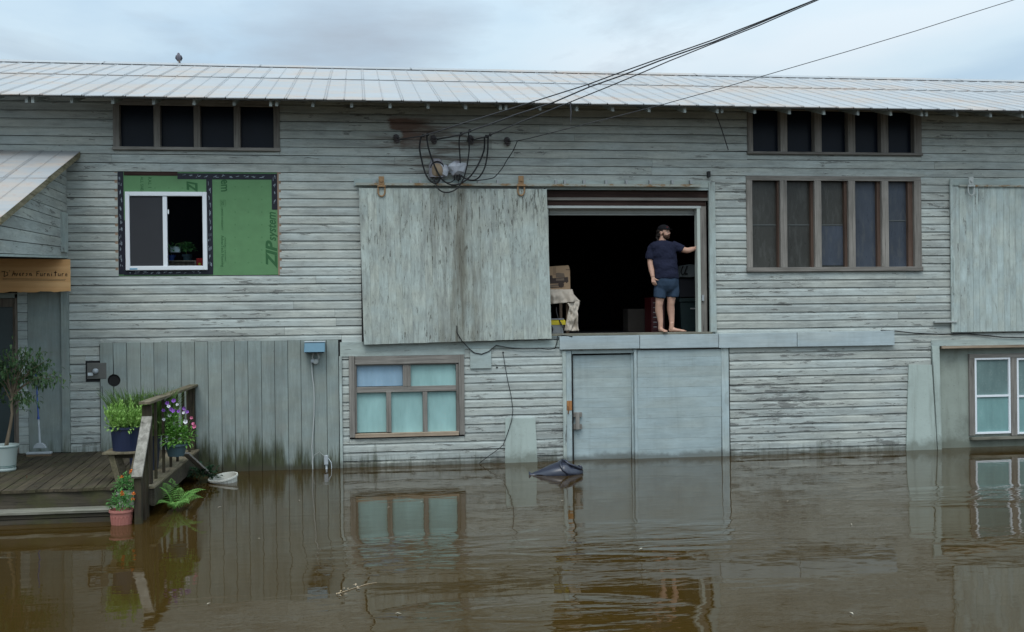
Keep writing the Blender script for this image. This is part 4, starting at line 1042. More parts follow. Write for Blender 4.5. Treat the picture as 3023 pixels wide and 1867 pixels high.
for i in range(6):
    y = -3.2 + i * 0.56; MB().box(RX - 0.0, RX + 0.035, y - 0.018, y + 0.018, DZ - 0.003, 1.378).build('picket', 'railz', rl)
MB().box(RX - 0.06, RX + 0.06, -0.16, -0.062, DZ, 1.37).build('post', 'railz', rl)

# ================================================================== greenery helpers
def leafmat(name, a, b, c=None, rough=0.55):
    g = G(name); n1 = g.noise(g.pos, 13, 3, 0.6); n2 = g.noise(g.pos, 60, 2)
    col = g.mix(g.step(n1, 0.3, 0.7), a, b)
    if c: col = g.mix(g.step(n2, 0.62, 0.72), col, c)
    g.fin(col, rough, 0.35)
    tl = g.n('ShaderNodeBsdfTranslucent'); g.l(tl.inputs[0], col); mx = g.n('ShaderNodeMixShader'); mx.inputs[0].default_value = 0.3
    g.t.links.new(g.b.outputs[0], mx.inputs[1]); g.t.links.new(tl.outputs[0], mx.inputs[2]); g.t.links.new(mx.outputs[0], g.out.inputs[0])
    return g.m
mt['lf_ficus'] = leafmat('ficus_leaf', (0.04, 0.095, 0.035), (0.10, 0.18, 0.07), (0.22, 0.18, 0.06))
mt['lf_pale'] = leafmat('pale_green_leaf', (0.20, 0.38, 0.07), (0.36, 0.56, 0.16))
mt['lf_grass'] = leafmat('olive_grass_leaf', (0.06, 0.12, 0.03), (0.15, 0.26, 0.07), (0.12, 0.06, 0.035))
mt['lf_fresh'] = leafmat('fresh_green_leaf', (0.12, 0.30, 0.05), (0.24, 0.48, 0.10))
mt['lf_mari'] = leafmat('marigold_leaf', (0.06, 0.20, 0.05), (0.14, 0.34, 0.09))
mt['lf_fern'] = leafmat('fern_leaf', (0.10, 0.25, 0.05), (0.20, 0.40, 0.09))
mt['lf_dark'] = leafmat('dark_vine_leaf', (0.012, 0.04, 0.02), (0.03, 0.08, 0.03))
mt['bark'] = M_wood('pale_bark', (0.16, 0.12, 0.08), (0.30, 0.24, 0.17), 'z')
mt['petp'] = M_plain('purple_petal', (0.27, 0.10, 0.45), 0.6); mt['petw'] = M_plain('white_petal', (0.72, 0.70, 0.76), 0.6); mt['petk'] = M_plain('pink_petal', (0.65, 0.18, 0.32), 0.6)
mt['peto'] = M_plain('orange_petal', (0.75, 0.20, 0.03), 0.6); mt['soil'] = M_plain('dark_soil', (0.03, 0.022, 0.015), 0.95)
def rdir(rr, up=0.3):
    a = rr.uniform(0, 2 * PI); z = rr.uniform(-1 + up, 1); r = math.sqrt(max(0, 1 - z * z)); return Vector((r * math.cos(a), r * math.sin(a), z))
def clump(mb, c, rad, n, L, wd, seed, up=0.3, jit=1.0, dirup=0.5):
    rr = random.Random(seed); c = Vector(c)
    for _ in range(n):
        d = rdir(rr, up); q = Vector((d.x * rad[0], d.y * rad[1], d.z * rad[2])) * (rr.random() ** 0.4)
        dd_ = (d + Vector((rr.uniform(-1, 1), rr.uniform(-1, 1), rr.uniform(-0.6, 1.2) * dirup)) * jit).normalized()
        mb.leaf(c + q, dd_, L * rr.uniform(0.6, 1.25), wd * rr.uniform(0.7, 1.2), bend=rr.uniform(0.1, 0.6))
def blades(mb, c, rx, ry, n, h, wd, seed, lean=0.25, segs=3):
    rr = random.Random(seed); c = Vector(c)
    for _ in range(n):
        a = rr.uniform(0, 2 * PI); r = math.sqrt(rr.random()); p = c + Vector((rx * r * math.cos(a), ry * r * math.sin(a), 0))
        out = Vector((math.cos(a) * r, math.sin(a) * r, 0)); hh = h * rr.uniform(0.55, 1.1); sd = Vector((rr.uniform(-1, 1), rr.uniform(-1, 1), 0)).normalized() * wd / 2
        L_ = (out + Vector((rr.uniform(-.5, .5), rr.uniform(-.5, .5), 0))) * lean * hh
        pts = [p + Vector((0, 0, hh * t)) + L_ * t * t for t in (0, .4, .75, 1)]
        vs = []
        for k, q in enumerate(pts): w_ = (1, 1.1, .7, .05)[k]; vs += [q - sd * w_, q + sd * w_]
        mb.add(vs, [(2 * k, 2 * k + 1, 2 * k + 3, 2 * k + 2) for k in range(3)])
def pot(name, c, r0, r1, h, mat, par, rim=0.012, n=24, sx=1.0, sy=1.0, lip=0.03):
    return MB().lathe(c, [(0, 0), (r0, 0), (r0 + (r1 - r0) * (h - lip) / h, h - lip), (r1 + rim, h - lip + 0.002), (r1 + rim, h), (r1 - 0.004, h), (r1 - 0.012, h - 0.03), (0, h - 0.032)], n, sx, sy).build(name, mat, par, smooth=False)
def blossom(c, r, mat, par, seed, name='blossom'):
    rr = random.Random(seed); mb = MB(); c = Vector(c); nrm = Vector((rr.uniform(-.5, .5), -1, rr.uniform(0, .8))).normalized(); t = nrm.orthogonal().normalized(); b = nrm.cross(t)
    N = 10; rim = [c + (t * math.cos(2 * PI * k / N) + b * math.sin(2 * PI * k / N)) * r * (1.0 if k % 2 else 0.82) + nrm * r * (0.25 + rr.uniform(-.12, .12)) for k in range(N)]
    mb.add([c - nrm * r * 0.5] + rim, [(0, k + 1, (k + 1) % N + 1) for k in range(N)])
    return mb.build(name, mat, par)
def pompon(c, r, mat, par, seed):
    rr = random.Random(seed); mb = MB(); c = Vector(c)
    for _ in range(26): d = rdir(rr, 0.7); mb.leaf(c + d * r * 0.3, d, r * 0.8, r * 0.6)
    return mb.build('blossom', mat, par)

# ---- bench with the big blue tub
bn = thing('plank_bench', 'low mossy plank bench holding the big blue tub on the deck', 'bench', (-3.03, -3.25, DZ))
for i in range(4):
    y = -3.46 + i * 0.13; MB().box(-3.28, -2.78, y, y + 0.115, 0.735, 0.762).build('seat_slat', 'raily', bn, bevel=0.003)
for a, b in (((-3.18, -3.40, 0.733), (-3.08, -3.43, DZ)), ((-2.86, -3.40, 0.733), (-2.93, -3.43, DZ)), ((-3.18, -3.05, 0.733), (-3.08, -3.05, DZ)), ((-2.86, -3.05, 0.733), (-2.93, -3.05, DZ))):
    MB().beam(a, b, 0.07, 0.035, (0, 1, 0)).build('leg', 'raily', bn)
MB().box(-3.17, -2.86, -3.24, -3.2, 0.66, 0.733).build('stretcher', 'deckx', bn)
mt['bluetub'] = M_plain('navy_plastic', (0.012, 0.02, 0.055), 0.45, 0.45, 0.15, 6)
tb = thing('planter_tub', 'big navy blue plastic tub full of pale green leafy plants on the bench', 'planter', (-3.0, -3.22, 0.763))
pot('tub', (-3.0, -3.22, 0.763), 0.185, 0.212, 0.31, 'bluetub', tb, sx=1.05, sy=0.95)
mb = MB(); rr = random.Random(31)
for _ in range(105):
    a = rr.uniform(0, 2 * PI); r = math.sqrt(rr.random()); q0 = Vector((-3.0 + .19 * r * math.cos(a), -3.22 + .16 * r * math.sin(a), 1.04)); hh = rr.uniform(.20, .47) * (1 - .35 * r)
    tip = q0 + Vector((math.cos(a) * r * .12 + rr.uniform(-.04, .04), math.sin(a) * r * .1, hh)); mb.tube([q0, tip], [.004, .002], 3)
    for k in range(int(hh / .018)):
        t = (k + .5) / (hh / .018); b_ = k * 2.4; mb.leaf(q0.lerp(tip, t), Vector((math.cos(b_), math.sin(b_), 1.5 + t)), .095 * (1 - .45 * t), .017, bend=.3)
for k in range(16): 
    a = k * 0.4; clump(mb, (-3.0 + 0.2 * math.cos(a), -3.22 + 0.17 * math.sin(a), 1.08), (0.09, 0.07, 0.07), 15, 0.055, 0.03, 30 + k)
mb.build('foliage', 'lf_pale', tb, kind='stuff')
rp = thing('grass_planter', 'olive and reddish grassy plants behind the blue tub', 'planter', (-2.98, -2.3, DZ))
pot('pot', (-2.98, -2.3, DZ), 0.18, 0.23, 0.5, 'bluetub', rp)
mb = MB(); blades(mb, (-2.98, -2.3, 0.86), 0.36, 0.3, 700, 0.62, 0.018, 21, 0.35); clump(mb, (-2.92, -2.35, 1.20), (0.40, 0.28, 0.20), 520, 0.09, 0.022, 22, dirup=1.5)
mb.build('foliage', 'lf_grass', rp, kind='stuff')
# ---- petunias hung on the outside of the railing
pp = WX(520, 1325, -2.50); PZ = pp.z - 0.10
mt['tealpot'] = M_plain('slate_blue_plastic', (0.06, 0.105, 0.125), 0.5, 0.4)
pe = thing('petunia_pot', 'slate blue pot of purple, white and pink petunias hung on the railing', 'flower pot', (pp.x, pp.y, PZ))
pot('pot', (pp.x, pp.y, PZ), 0.105, 0.15, 0.17, 'tealpot', pe)
MB().tube([(pp.x - .1, pp.y, PZ + .16), (pp.x - .16, pp.y, PZ + .3), (RX + .03, pp.y, PZ + .62), (RX, pp.y, 1.43), (RX - .08, pp.y, 1.43)], 0.006, 5).build('hook', 'black', pe)
mb = MB(); clump(mb, (pp.x, pp.y, PZ + 0.24), (0.18, 0.16, 0.14), 230, 0.075, 0.045, 40); clump(mb, (pp.x - .02, pp.y, PZ + 0.42), (0.15, 0.13, 0.16), 150, 0.06, 0.03, 41); clump(mb, (pp.x + .15, pp.y, PZ + .26), (.1, .1, .14), 60, .08, .02, 42)
mb.build('foliage', 'lf_fresh', pe, kind='stuff')
mb = MB(); rr = random.Random(9)
def pz(zx, zy, dy=0.0): return W(280 + zx / 3.288, 1100 + zy / 3.288, pp.y - 0.1 + dy)
for k, (zx, zy, m) in enumerate(((665, 370, 'petp'), (765, 375, 'petp'), (715, 330, 'petw'), (800, 312, 'petw'), (868, 350, 'petp'), (895, 385, 'petp'), (725, 420, 'petw'), (938, 440, 'petk'), (955, 498, 'petk'), (880, 478, 'petw'), (765, 275, 'petk2'), (703, 300, 'petp'), (812, 378, 'petp'), (740, 360, 'petp'), (862, 392, 'petw'), (668, 455, 'petw'), (965, 525, 'petk'))):
    if m == 'petk2': m = 'petp'
    p = pz(zx, zy, rr.uniform(-.06, .06)); blossom(p, rr.uniform(0.022, 0.034), m, pe, k)
    q = Vector((pp.x + (p.x - pp.x) * .5, pp.y, PZ + .25)); mb.tube([q, (q + p) / 2 + Vector((0, 0, .03)), p], 0.003, 3)
mb.build('stems', 'lf_fresh', pe, kind='stuff')
# ---- marigolds
mt['terra'] = M_plain('pink_terracotta', (0.42, 0.17, 0.14), 0.75, 0.25, 0.12, 8); mt['cream'] = M_plain('cream_plastic', (0.36, 0.36, 0.30), 0.6, 0.3)
for nm, lab, c, r0, r1, h, m, fl in (('marigold_pot', 'pink terracotta pot of orange marigolds standing in the water', (-2.87, -4.29, -0.088), 0.105, 0.135, 0.265, 'terra', ((270, 1190), (375, 1180), (265, 1170), (370, 1232))),
                                 ('marigold_pot', 'cream pot of orange marigolds on the step behind the terracotta pot', (-2.87, -4.0, 0.156), 0.085, 0.11, 0.185, 'cream', ((262, 1020), (355, 958), (352, 975)))):
    t = thing(nm, lab, 'flower pot', c, 'marigold pots on the steps'); pot('pot', c, r0, r1, h, m, t)
    if m == 'terra':
        for k in range(9):
            a = PI + 0.2 + k * 0.34; MB().tube([Vector((c[0] + (r0 + (r1 - r0) * f) * 1.01 * math.cos(a + da), c[1] + (r0 + (r1 - r0) * f) * 1.01 * math.sin(a + da), c[2] + h * f)) for f, da in ((0.3, -.1), (.66, -.1), (.74, 0), (.66, .1), (.3, .1))], 0.004, 4).build('rib', m, t)
    mb = MB(); clump(mb, (c[0], c[1], c[2] + h + 0.07), (0.16, 0.14, 0.10), 300, 0.055, 0.018, 50 + int(h * 100)); clump(mb, (c[0], c[1], c[2] + h + 0.13), (0.10, 0.1, 0.09), 90, 0.05, 0.016, 61)
    mb.build('foliage', 'lf_mari', t, kind='stuff')
    for k, (zx, zy) in enumerate(fl): p = W(280 + zx / 3.288, 1100 + zy / 3.288, c[1] - 0.10); pompon(p, 0.026, 'peto', t, k)
# ---- fern
fc = Vector((-2.40, -3.42, 0.0))
fe = thing('fern', 'bright green fern spreading over the water beside the deck', 'fern', fc)
for k, (px_, py_, Yt) in enumerate(((608, 1446, -3.6), (585, 1452, -3.3), (505, 1412, -3.6), (470, 1440, -3.7), (462, 1490, -3.8), (560, 1488, -3.8), (535, 1440, -3.2), (600, 1470, -3.5), (480, 1425, -3.3), (520, 1500, -4.0))):
    tip = W(px_, py_, Yt); mb = MB(); m_ = (fc + tip) / 2 + Vector((0, 0, 0.10 + 0.1 * (tip - fc).length))
    P_ = lambda t: fc * (1 - t) ** 2 + m_ * 2 * t * (1 - t) + tip * t * t
    mb.tube([P_(t / 8) for t in range(9)], 0.003, 3)
    N = 18; L0 = 0.12
    for i in range(2, N):
        t = i / N; p = P_(t); d = (P_(min(1, t + .02)) - P_(t - .02)).normalized(); sd = d.cross(Vector((0, -.5, 1))).normalized(); l = L0 * math.sin(PI * min(1, (t * 0.9 + 0.12))) * (1.15 - t * .7)
        for s_ in (-1, 1): mb.leaf(p, (sd * s_ + d * 0.35).normalized(), l, 0.013, Vector((0, -.4, 1)), .3)
    mb.build('frond', 'lf_fern', fe)
p = WZ(590, 1425, 0.0); vn = thing('vine_clump', 'dark leafy vines at the foot of the deck beside the leaning board', 'plant', (p.x, p.y, 0))
mb = MB(); clump(mb, (p.x + .02, p.y + .1, 0.09), (0.26, 0.25, 0.16), 170, 0.085, 0.05, 77, up=0.8); mb.build('foliage', 'lf_dark', vn, kind='stuff')
a = WX(547, 1338, -2.52); b = WZ(634, 1417, -0.02)
tag(MB().beam(a, b, 0.10, 0.03).build('loose_board', 'wfx', bevel=0.003), 'grey board leaning from the deck edge down to the white basket', 'board')
# ---- white basket
bk = WZ(658, 1427, 0.0)
mt['wplastic'] = M_plain('white_plastic', (0.66, 0.66, 0.60), 0.5, 0.35, 0.1, 10)
bs = thing('plastic_basket', 'white plastic basket half sunk in the water by the planks', 'basket', (bk.x, bk.y + 0.12, 0))
q = Matrix.Rotation(math.radians(-9), 3, 'Y') @ Matrix.Rotation(math.radians(7), 3, 'X')
mb = MB(); N = 28; prof = [(0.17, -0.16), (0.20, 0.07), (0.222, 0.07), (0.222, 0.095), (0.205, 0.095), (0.165, -0.13)]
mb.lathe((0, 0, 0), prof, N)
mb.v = [tuple(q @ Vector(v) + Vector((bk.x, bk.y + 0.14, -0.01))) for v in mb.v]; mb.build('basket', 'wplastic', bs)
for k in range(12):
    a = PI + k * PI / 11; v0 = [q @ Vector(((0.176 + .022 * f) * 1.015 * math.cos(a), (0.176 + .022 * f) * 1.015 * math.sin(a), -0.1 + 0.17 * f)) + Vector((bk.x, bk.y + .14, -.01)) for f in (0.3, 1)]
    MB().tube(v0, 0.005, 4).build('rib', 'wplastic', bs)
# ---- potted ficus
fp = WZ(14, 1390, DZ)
mt['glaze'] = M_plain('pale_green_glaze', (0.42, 0.49, 0.47), 0.3, 0.5, 0.05, 4); mt['glazeb'] = M_plain('teal_glaze_line', (0.08, 0.16, 0.15), 0.3, 0.5)
ft = thing('potted_tree', 'small weeping fig tree in a pale glazed pot on the deck', 'potted plant', (fp.x, fp.y, DZ))
MB().lathe((fp.x, fp.y, DZ), [(0, 0.0), (0.145, 0.0), (0.150, 0.03), (0.140, 0.04), (0.148, 0.07), (0.165, 0.28), (0.188, 0.345), (0.190, 0.365), (0.178, 0.365), (0.165, 0.32), (0, 0.31)], 32).build('pot', 'glaze', ft, smooth=True)
for zz_, r_ in ((0.055, 0.1455), (0.075, 0.1495), (0.335, 0.1865)): MB().lathe((fp.x, fp.y, DZ + zz_), [(r_, -0.004), (r_ + 0.004, 0), (r_, 0.004)], 32).build('glaze_band', 'glazeb', ft)
FY = fp.y
def fz(zx, zy, dy=0.0): return W(zx / 3.287, 960 + zy / 3.287, FY + dy)
tr = [fz(55, 1205), fz(75, 1100), fz(100, 980), fz(118, 860), fz(112, 760), fz(120, 680)]
MB().tube(tr, [0.030, 0.025, 0.022, 0.020, 0.022, 0.016], 8).build('trunk', 'bark', ft, smooth=True)
br = MB(); ends = []
rr = random.Random(5)
tips = [(10, 330), (60, 240), (120, 200), (200, 260), (260, 230), (330, 260), (420, 250), (480, 330), (540, 470), (600, 510), (500, 520), (400, 440), (310, 400), (180, 420), (60, 430), (-40, 380), (-60, 520), (10, 560), (260, 480), (350, 330), (440, 400), (260, 650), (330, 740), (220, 700), (-80, 250), (-120, 450), (20, 650)]
for i, (a, b) in enumerate(tips):
    st = tr[4 + (i % 2)].lerp(tr[5], rr.random()); e = fz(a, b, rr.uniform(-.25, .25)); m_ = st.lerp(e, .5) + Vector((0, rr.uniform(-.05, .05), 0.10 if b < 600 else 0.02))
    br.tube([st, st.lerp(m_, .5) + Vector((0, 0, .02)), m_, e], [0.010, 0.007, 0.005, 0.002], 5); ends.append((st, m_, e))
br.build('branches', 'bark', ft, kind='stuff')
mb = MB(); rr = random.Random(6)
for st, m_, e in ends:
    for _ in range(38):
        t = rr.uniform(0.35, 1.05); p = (st * (1 - t) + m_ * t) if t < .5 and False else (m_.lerp(e, (t - .3) / .7) if t > .3 else st.lerp(m_, t))
        p = p + Vector((rr.gauss(0, .055), rr.gauss(0, .06), rr.gauss(0, .045) - 0.02))
        d = Vector((rr.uniform(-.7, .9), rr.uniform(-.8, .5), rr.uniform(-1.1, 0.1))); mb.leaf(p, d, rr.uniform(0.06, 0.10), rr.uniform(0.024, 0.036), bend=rr.uniform(.1, .5))
mb.build('foliage', 'lf_ficus', ft, kind='stuff')
# ---- sponge mop
mt['mopblue'] = M_plain('blue_metal_tube', (0.02, 0.07, 0.30), 0.35, 0.5); mt['mopgrey'] = M_plain('pale_grey_plastic', (0.40, 0.44, 0.47), 0.5, 0.4); mt['sponge'] = M_plain('dirty_sponge', (0.16, 0.12, 0.08), 0.95, 0.1)
mpb = W(118, 1318, -0.40); mpt = W(105, 1085, -0.09)
mp = thing('sponge_mop', 'blue handled sponge mop leaning on the porch wall', 'mop', (mpb.x, mpb.y, DZ))
j1 = mpb.lerp(mpt, 0.335); j2 = mpb.lerp(mpt, 0.37)
MB().tube([j2, mpt], 0.011, 8).build('handle', 'mopblue', mp); MB().tube([mpb + Vector((0, 0, .02)), j1], [0.020, 0.014], 8).build('neck', 'mopgrey', mp); MB().tube([j1, j2], 0.019, 8).build('collar', 'mopblue', mp)
MB().slab([(mpb.x - .10, mpb.z - .03), (mpb.x + .10, mpb.z - .03), (mpb.x + .075, mpb.z + .02), (mpb.x + .04, mpb.z + .05), (mpb.x - .04, mpb.z + .05), (mpb.x - .075, mpb.z + .02)], mpb.y - 0.03, mpb.y + 0.03).build('head_bracket', 'mopgrey', mp, bevel=0.006)
MB().box(mpb.x - .195, mpb.x + .175, mpb.y - .05, mpb.y + .04, DZ + 0.03, DZ + 0.065).build('head', 'mopgrey', mp, bevel=0.008); MB().box(mpb.x - .19, mpb.x + .17, mpb.y - .06, mpb.y + .03, DZ + 0.001, DZ + 0.03).build('sponge', 'sponge', mp)
# dead leaves on the deck
mt['deadleaf'] = M_plain('dead_leaf', (0.06, 0.04, 0.025), 0.9, 0.1, 0.4, 30)
mb = MB(); rr = random.Random(8)
for _ in range(70): mb.leaf((rr.uniform(-5.2, -3.2), -abs(rr.gauss(0, 1.3)) - 0.15, DZ + 0.008), Vector((rr.uniform(-1, 1), rr.uniform(-1, 1), 0.1)), rr.uniform(0.03, 0.07), rr.uniform(0.02, 0.035))
tag(mb.build('dead_leaves', 'deadleaf'), 'brown dead leaves scattered over the porch deck', None, kind='stuff')

# ================================================================== THINGS FIXED TO THE WALL
kz = lambda v: 850 + v / 3.2168; ky2 = lambda v: 980 + v / 3.2168
def WK(a, b, Y=-0.06): return W(kz(a), ky2(b), Y)
mt['lampblue'] = M_plain('weathered_blue_enamel', (0.10, 0.22, 0.30), 0.45, 0.4, 0.12, 8)
mt['palemetal'] = M_plain('pale_sheet_metal', (0.62, 0.68, 0.72), 0.4, 0.4)
c = WK(252, 145, -0.2)
lm = thing('wall_lamp', 'blue box floodlight mounted on the vertical planks', 'lamp', (c.x, -0.06, c.z - .1))
a = WK(152, 195, -0.25); b = WK(350, 97, -0.25)
MB().add([(a.x, -0.28, a.z), (b.x, -0.28, a.z), (b.x, -0.07, a.z + .03), (a.x, -0.07, a.z + .03), (a.x + .01, -0.22, b.z), (b.x, -0.22, b.z), (b.x, -0.07, b.z), (a.x + .01, -0.07, b.z)],
         [(0, 3, 2, 1), (4, 5, 6, 7), (0, 1, 5, 4), (1, 2, 6, 5), (2, 3, 7, 6), (3, 0, 4, 7)]).build('housing', 'lampblue', lm, bevel=0.004)
MB().box(a.x + .006, b.x + .004, -0.235, -0.066, b.z + .001, b.z + .012).build('lid', 'palemetal', lm)
MB().box(a.x + .02, b.x - .02, -0.26, -0.1, a.z - .012, a.z - .001).build('lens', 'dglass', lm)
p = WK(262, 285, -0.11); MB().lathe((p.x, -0.06, p.z), [(0.045, 0), (0.045, -0.06), (0.03, -0.075), (0, -0.075)], 14, ax='y').build('junction_box', 'pipe', lm, bevel=0.003)
for dx0 in (-.03, .035): MB().tube([(p.x + dx0, -.1, p.z + .02), (p.x + dx0 * 1.6, -.13, p.z + .07), (p.x + dx0, -.15, a.z - .01)], 0.013, 6).build('lamp_arm', 'pipe', lm)
MB().lathe((p.x - .045, -0.08, p.z + .015), [(0.03, 0), (0.03, -0.05), (0, -0.055)], 12, ax='y').build('socket', 'mopgrey', lm)
cdt = thing('conduit', 'thin pale cable hanging from the blue floodlight down to the water', 'cable', (p.x, -.07, 0))
MB().tube([WK(a_, b_, -0.075) for a_, b_ in ((222, 262), (222, 300), (230, 400), (245, 520), (250, 640), (247, 800), (238, 950), (228, 1100), (234, 1200), (236, 1330), (238, 1420))], 0.010, 6).build('cable', 'pipe', cdt)
ob = thing('outlet_box', 'small grey outlet box on a stub pipe just above the water', 'electrical box', (WK(362, 1300).x, -.07, 0))
a = WK(345, 1260); b = WK(382, 1170); MB().box(a.x, b.x, -0.12, -0.058, a.z, b.z).build('box', 'mopgrey', ob, bevel=0.006)
a = WK(362, 1300); MB().tube([(a.x + .008, -.08, -0.3), (a.x + .008, -.08, WK(360, 1262).z)], 0.018, 8).build('stub_pipe', 'palemetal', ob)
MB().tube([WK(345, 1180, -.09), WK(300, 1140, -.1), WK(250, 1170, -.08), WK(228, 1240, -.08), WK(236, 1310, -.08)], 0.004, 4).build('lead', 'pipe', ob)
MB().tube([WK(384, 1200, -.09), WK(410, 1240, -.1), WK(415, 1290, -.1), WK(408, 1330, -.1)], 0.006, 4).build('lead', 'palemetal', ob)
# meter socket
mm = thing('meter_socket', 'brown-grey meter box with a round glass knob and a white label', 'electrical box', (-4.2, 0, 1.5))
hb_ = holes['Mt']
MB().box(hb_[0] + .002, hb_[1] + .05, -0.022, -0.001, hb_[2] + .002, hb_[3] - .002).build('recess_frame', 'black', mm)
mt['taupe'] = M_plain('taupe_metal', (0.13, 0.13, 0.12), 0.6, 0.3)
MB().box(hb_[0] + .03, hb_[1] + .075, -0.065, -0.0225, hb_[2] + .045, hb_[3] - .03).build('box', 'taupe', mm, bevel=0.005)
p = W(282.5, 1096, -.07); MB().lathe((p.x, -0.065, p.z), [(0.042, 0), (0.042, -0.05), (0.030, -0.07), (0, -0.075)], 18, ax='y').build('meter_glass', 'mopgrey', mm, smooth=True)
p = W(267, 1104, -.07); MB().box(p.x - .045, p.x + .045, -0.075, -0.0655, p.z - .045, p.z + .05).build('cover', 'taupe', mm); MB().box(p.x - .038, p.x + .040, -0.079, -0.0755, p.z - .03, p.z + .018).build('label', 'palemetal', mm)
# cables on the wall
def wallcable(nm, lab, pts, r, mat='black', Y=-0.055, f=None):
    P_ = [W(x, y, Y if len(q) == 0 else q[0]) for x, y, *q in pts]
    o = MB().tube(P_, r, 5).build(nm, mat, smooth=True); tag(o, lab, 'cable'); return o
wallcable('loose_cable', 'black cable dangling from the sliding door round the square plate to the beam', [(1348, 962, -.15), (1349, 983, -.15), (1364, 1008, -.15), (1385, 1030, -.07), (1400, 1042, -.06), (1422, 1046, -.06), (1443, 1038, -.06), (1465, 1020, -.06), (1500, 1027), (1545, 1030), (1590, 1029), (1620, 1032), (1638, 1030), (1644, 1012), (1646, 992), (1655, 990), (1690, 994, -.09)], 0.008)
wallcable('thin_wire', 'thin dark wire curving down the clapboards past the pale panel', [(1484.5, 1041, -.03), (1490, 1075), (1498, 1120), (1508, 1165), (1514, 1210), (1511, 1240, -.06), (1500, 1275, -.06), (1491, 1300, -.06), (1485, 1315), (1460, 1335), (1438, 1350), (1415, 1368, -.06)], 0.006)
wallcable('loose_cable', 'black cable sagging under the closed sliding door at the right', [(2600, 976, -.03), (2645, 978), (2700, 984), (2780, 988), (2850, 985, -.045), (2900, 990, -.05), (2960, 996, -.06), (3060, 998, -.06)], 0.010)
wallcable('thin_wire', 'thin wire below the round hole in the planks', [(301, 1140, -.065), (303, 1170, -.065), (315, 1195, -.065), (330, 1215, -.07)], 0.004)

# ---- insulators and overhead service wires
iz = lambda zx, zy, Y: W(1140 + zx / 5.831, 370 + zy / 5.831, Y)
mt['porc'] = M_plain('brown_grey_porcelain', (0.09, 0.08, 0.085), 0.35, 0.5)
labs = ['leftmost ribbed insulator beside the rust stain', 'second ribbed insulator from the left above the plastic-wrapped heads', 'third ribbed insulator from the left above the looped cables', 'rightmost ribbed insulator holding the single thin wire']
for (zx, zy), lb in zip(((175, 245), (815, 260), (1450, 262), (2075, 292)), labs):
    p = iz(zx, zy, -0.03); t = thing('wire_insulator', lb, 'insulator', p, 'porcelain insulators on the wall')
    mb = MB().lathe((0, 0, 0), [(0, -.075), (.025, -.075), (.03, -.062), (.05, -.05), (.05, -.042), (.036, -.036), (.057, -.022), (.057, -.014), (.040, -.008), (.060, .008), (.060, .016), (.040, .022), (.055, .036), (.055, .043), (.035, .048), (.040, .062), (.015, .075), (0, .075)], 20)
    rot = Matrix.Rotation(math.radians(-14), 3, 'Y') @ Matrix.Rotation(math.radians(12), 3, 'X')
    mb.v = [tuple(rot @ Vector(v) + p + Vector((0, -.065, 0))) for v in mb.v]; mb.build('body', 'porc', t)
    MB().tube([p, p + Vector((0.02, -0.16, 0.01))], 0.012, 6).build('pin', 'wire', t)
def project(P):
    d = P - CAM; z = d.dot(_f); return 1511.5 + FPX * d.dot(_r2) / z, 933.5 - FPX * d.dot(_u2) / z
def wire3d(pts, S_, E_):
    out = []
    for x, y in pts:
        lo, hi = 0.0, 1.0
        for _ in range(40):
            m_ = (lo + hi) / 2
            if project(S_.lerp(E_, m_))[0] < x: lo = m_
            else: hi = m_
        out.append(W(x, y, S_.lerp(E_, lo).y))
    return out
def iw(*zz): return [(1140 + a / 5.831, 370 + b / 5.831) for a, b in zz]
wires = [
 (iw((235, 245), (440, 215), (600, 190), (720, 158), (900, 105)) + [(1349, 370), (1500, 324), (1570, 302), (1640, 280), (1738, 249), (1827, 216), (1928, 180), (2100, 120), (2230, 70), (2330, 30), (2414, -3), (2560, -62)], 0.0135, 'upper left service wire of the three twisted near the frame top'),
 (iw((880, 242), (1100, 205), (1290, 160), (1440, 105), (1600, 45)) + [(1440, 370), (1520, 340), (1631, 304), (1738, 258), (1840, 222), (1947, 180), (2105, 125), (2235, 72), (2325, 34), (2408, -1), (2555, -60)], 0.016, 'thick middle service wire running up to the right'),
 (iw((1480, 258), (1600, 228), (1700, 200), (1800, 165), (2000, 80)) + [(1515, 370), (1588, 340), (1683, 302), (1800, 255), (1912, 208), (1977, 180), (2110, 127), (2240, 76), (2318, 42), (2425, -4), (2560, -58)], 0.0125, 'lower right service wire of the three over the eave'),
 (iw((2140, 278), (2260, 270), (2449, 232)) + [(1650, 387), (1837, 340), (1957, 309), (2130, 261), (2300, 211), (2500, 153), (2700, 93), (2850, 45), (2987, 2), (3150, -52)], 0.0085, 'single thin wire crossing the sky to the far upper right')]
for pts, r, lb in wires:
    S_ = W(*pts[0], -0.18); E_ = W(*pts[-1], -6.5 if pts[-1][0] < 3000 else -5.5)
    P3 = wire3d(pts, S_, E_); o = MB().tube(P3, [r * (0.78 - 0.28 * i / (len(P3) - 1)) for i in range(len(P3))], 6).build('service_wire', 'wire', smooth=True); tag(o, lb, 'wire', 'overhead service wires')
P3 = wire3d([(1738, 250), (1738.5, 258)], W(1390, 410, -.18), W(2560, -60, -6.5)); tag(MB().tube(P3, 0.010, 5).build('wire_spacer', 'wire'), 'short spacer tying the upper two wires together', 'wire clip')
P3 = wire3d([(1683, 303), (1686, 330), (1685, 362)], W(1450, 410, -.18), W(2560, -60, -6.5)); tag(MB().tube([P3[0], W(1686, 333, P3[0].y), W(1684.5, 363, P3[0].y)], [0.008, 0.012, 0.005], 5).build('wire_tail', 'wire'), 'loose wire end dangling below the eave', 'wire')
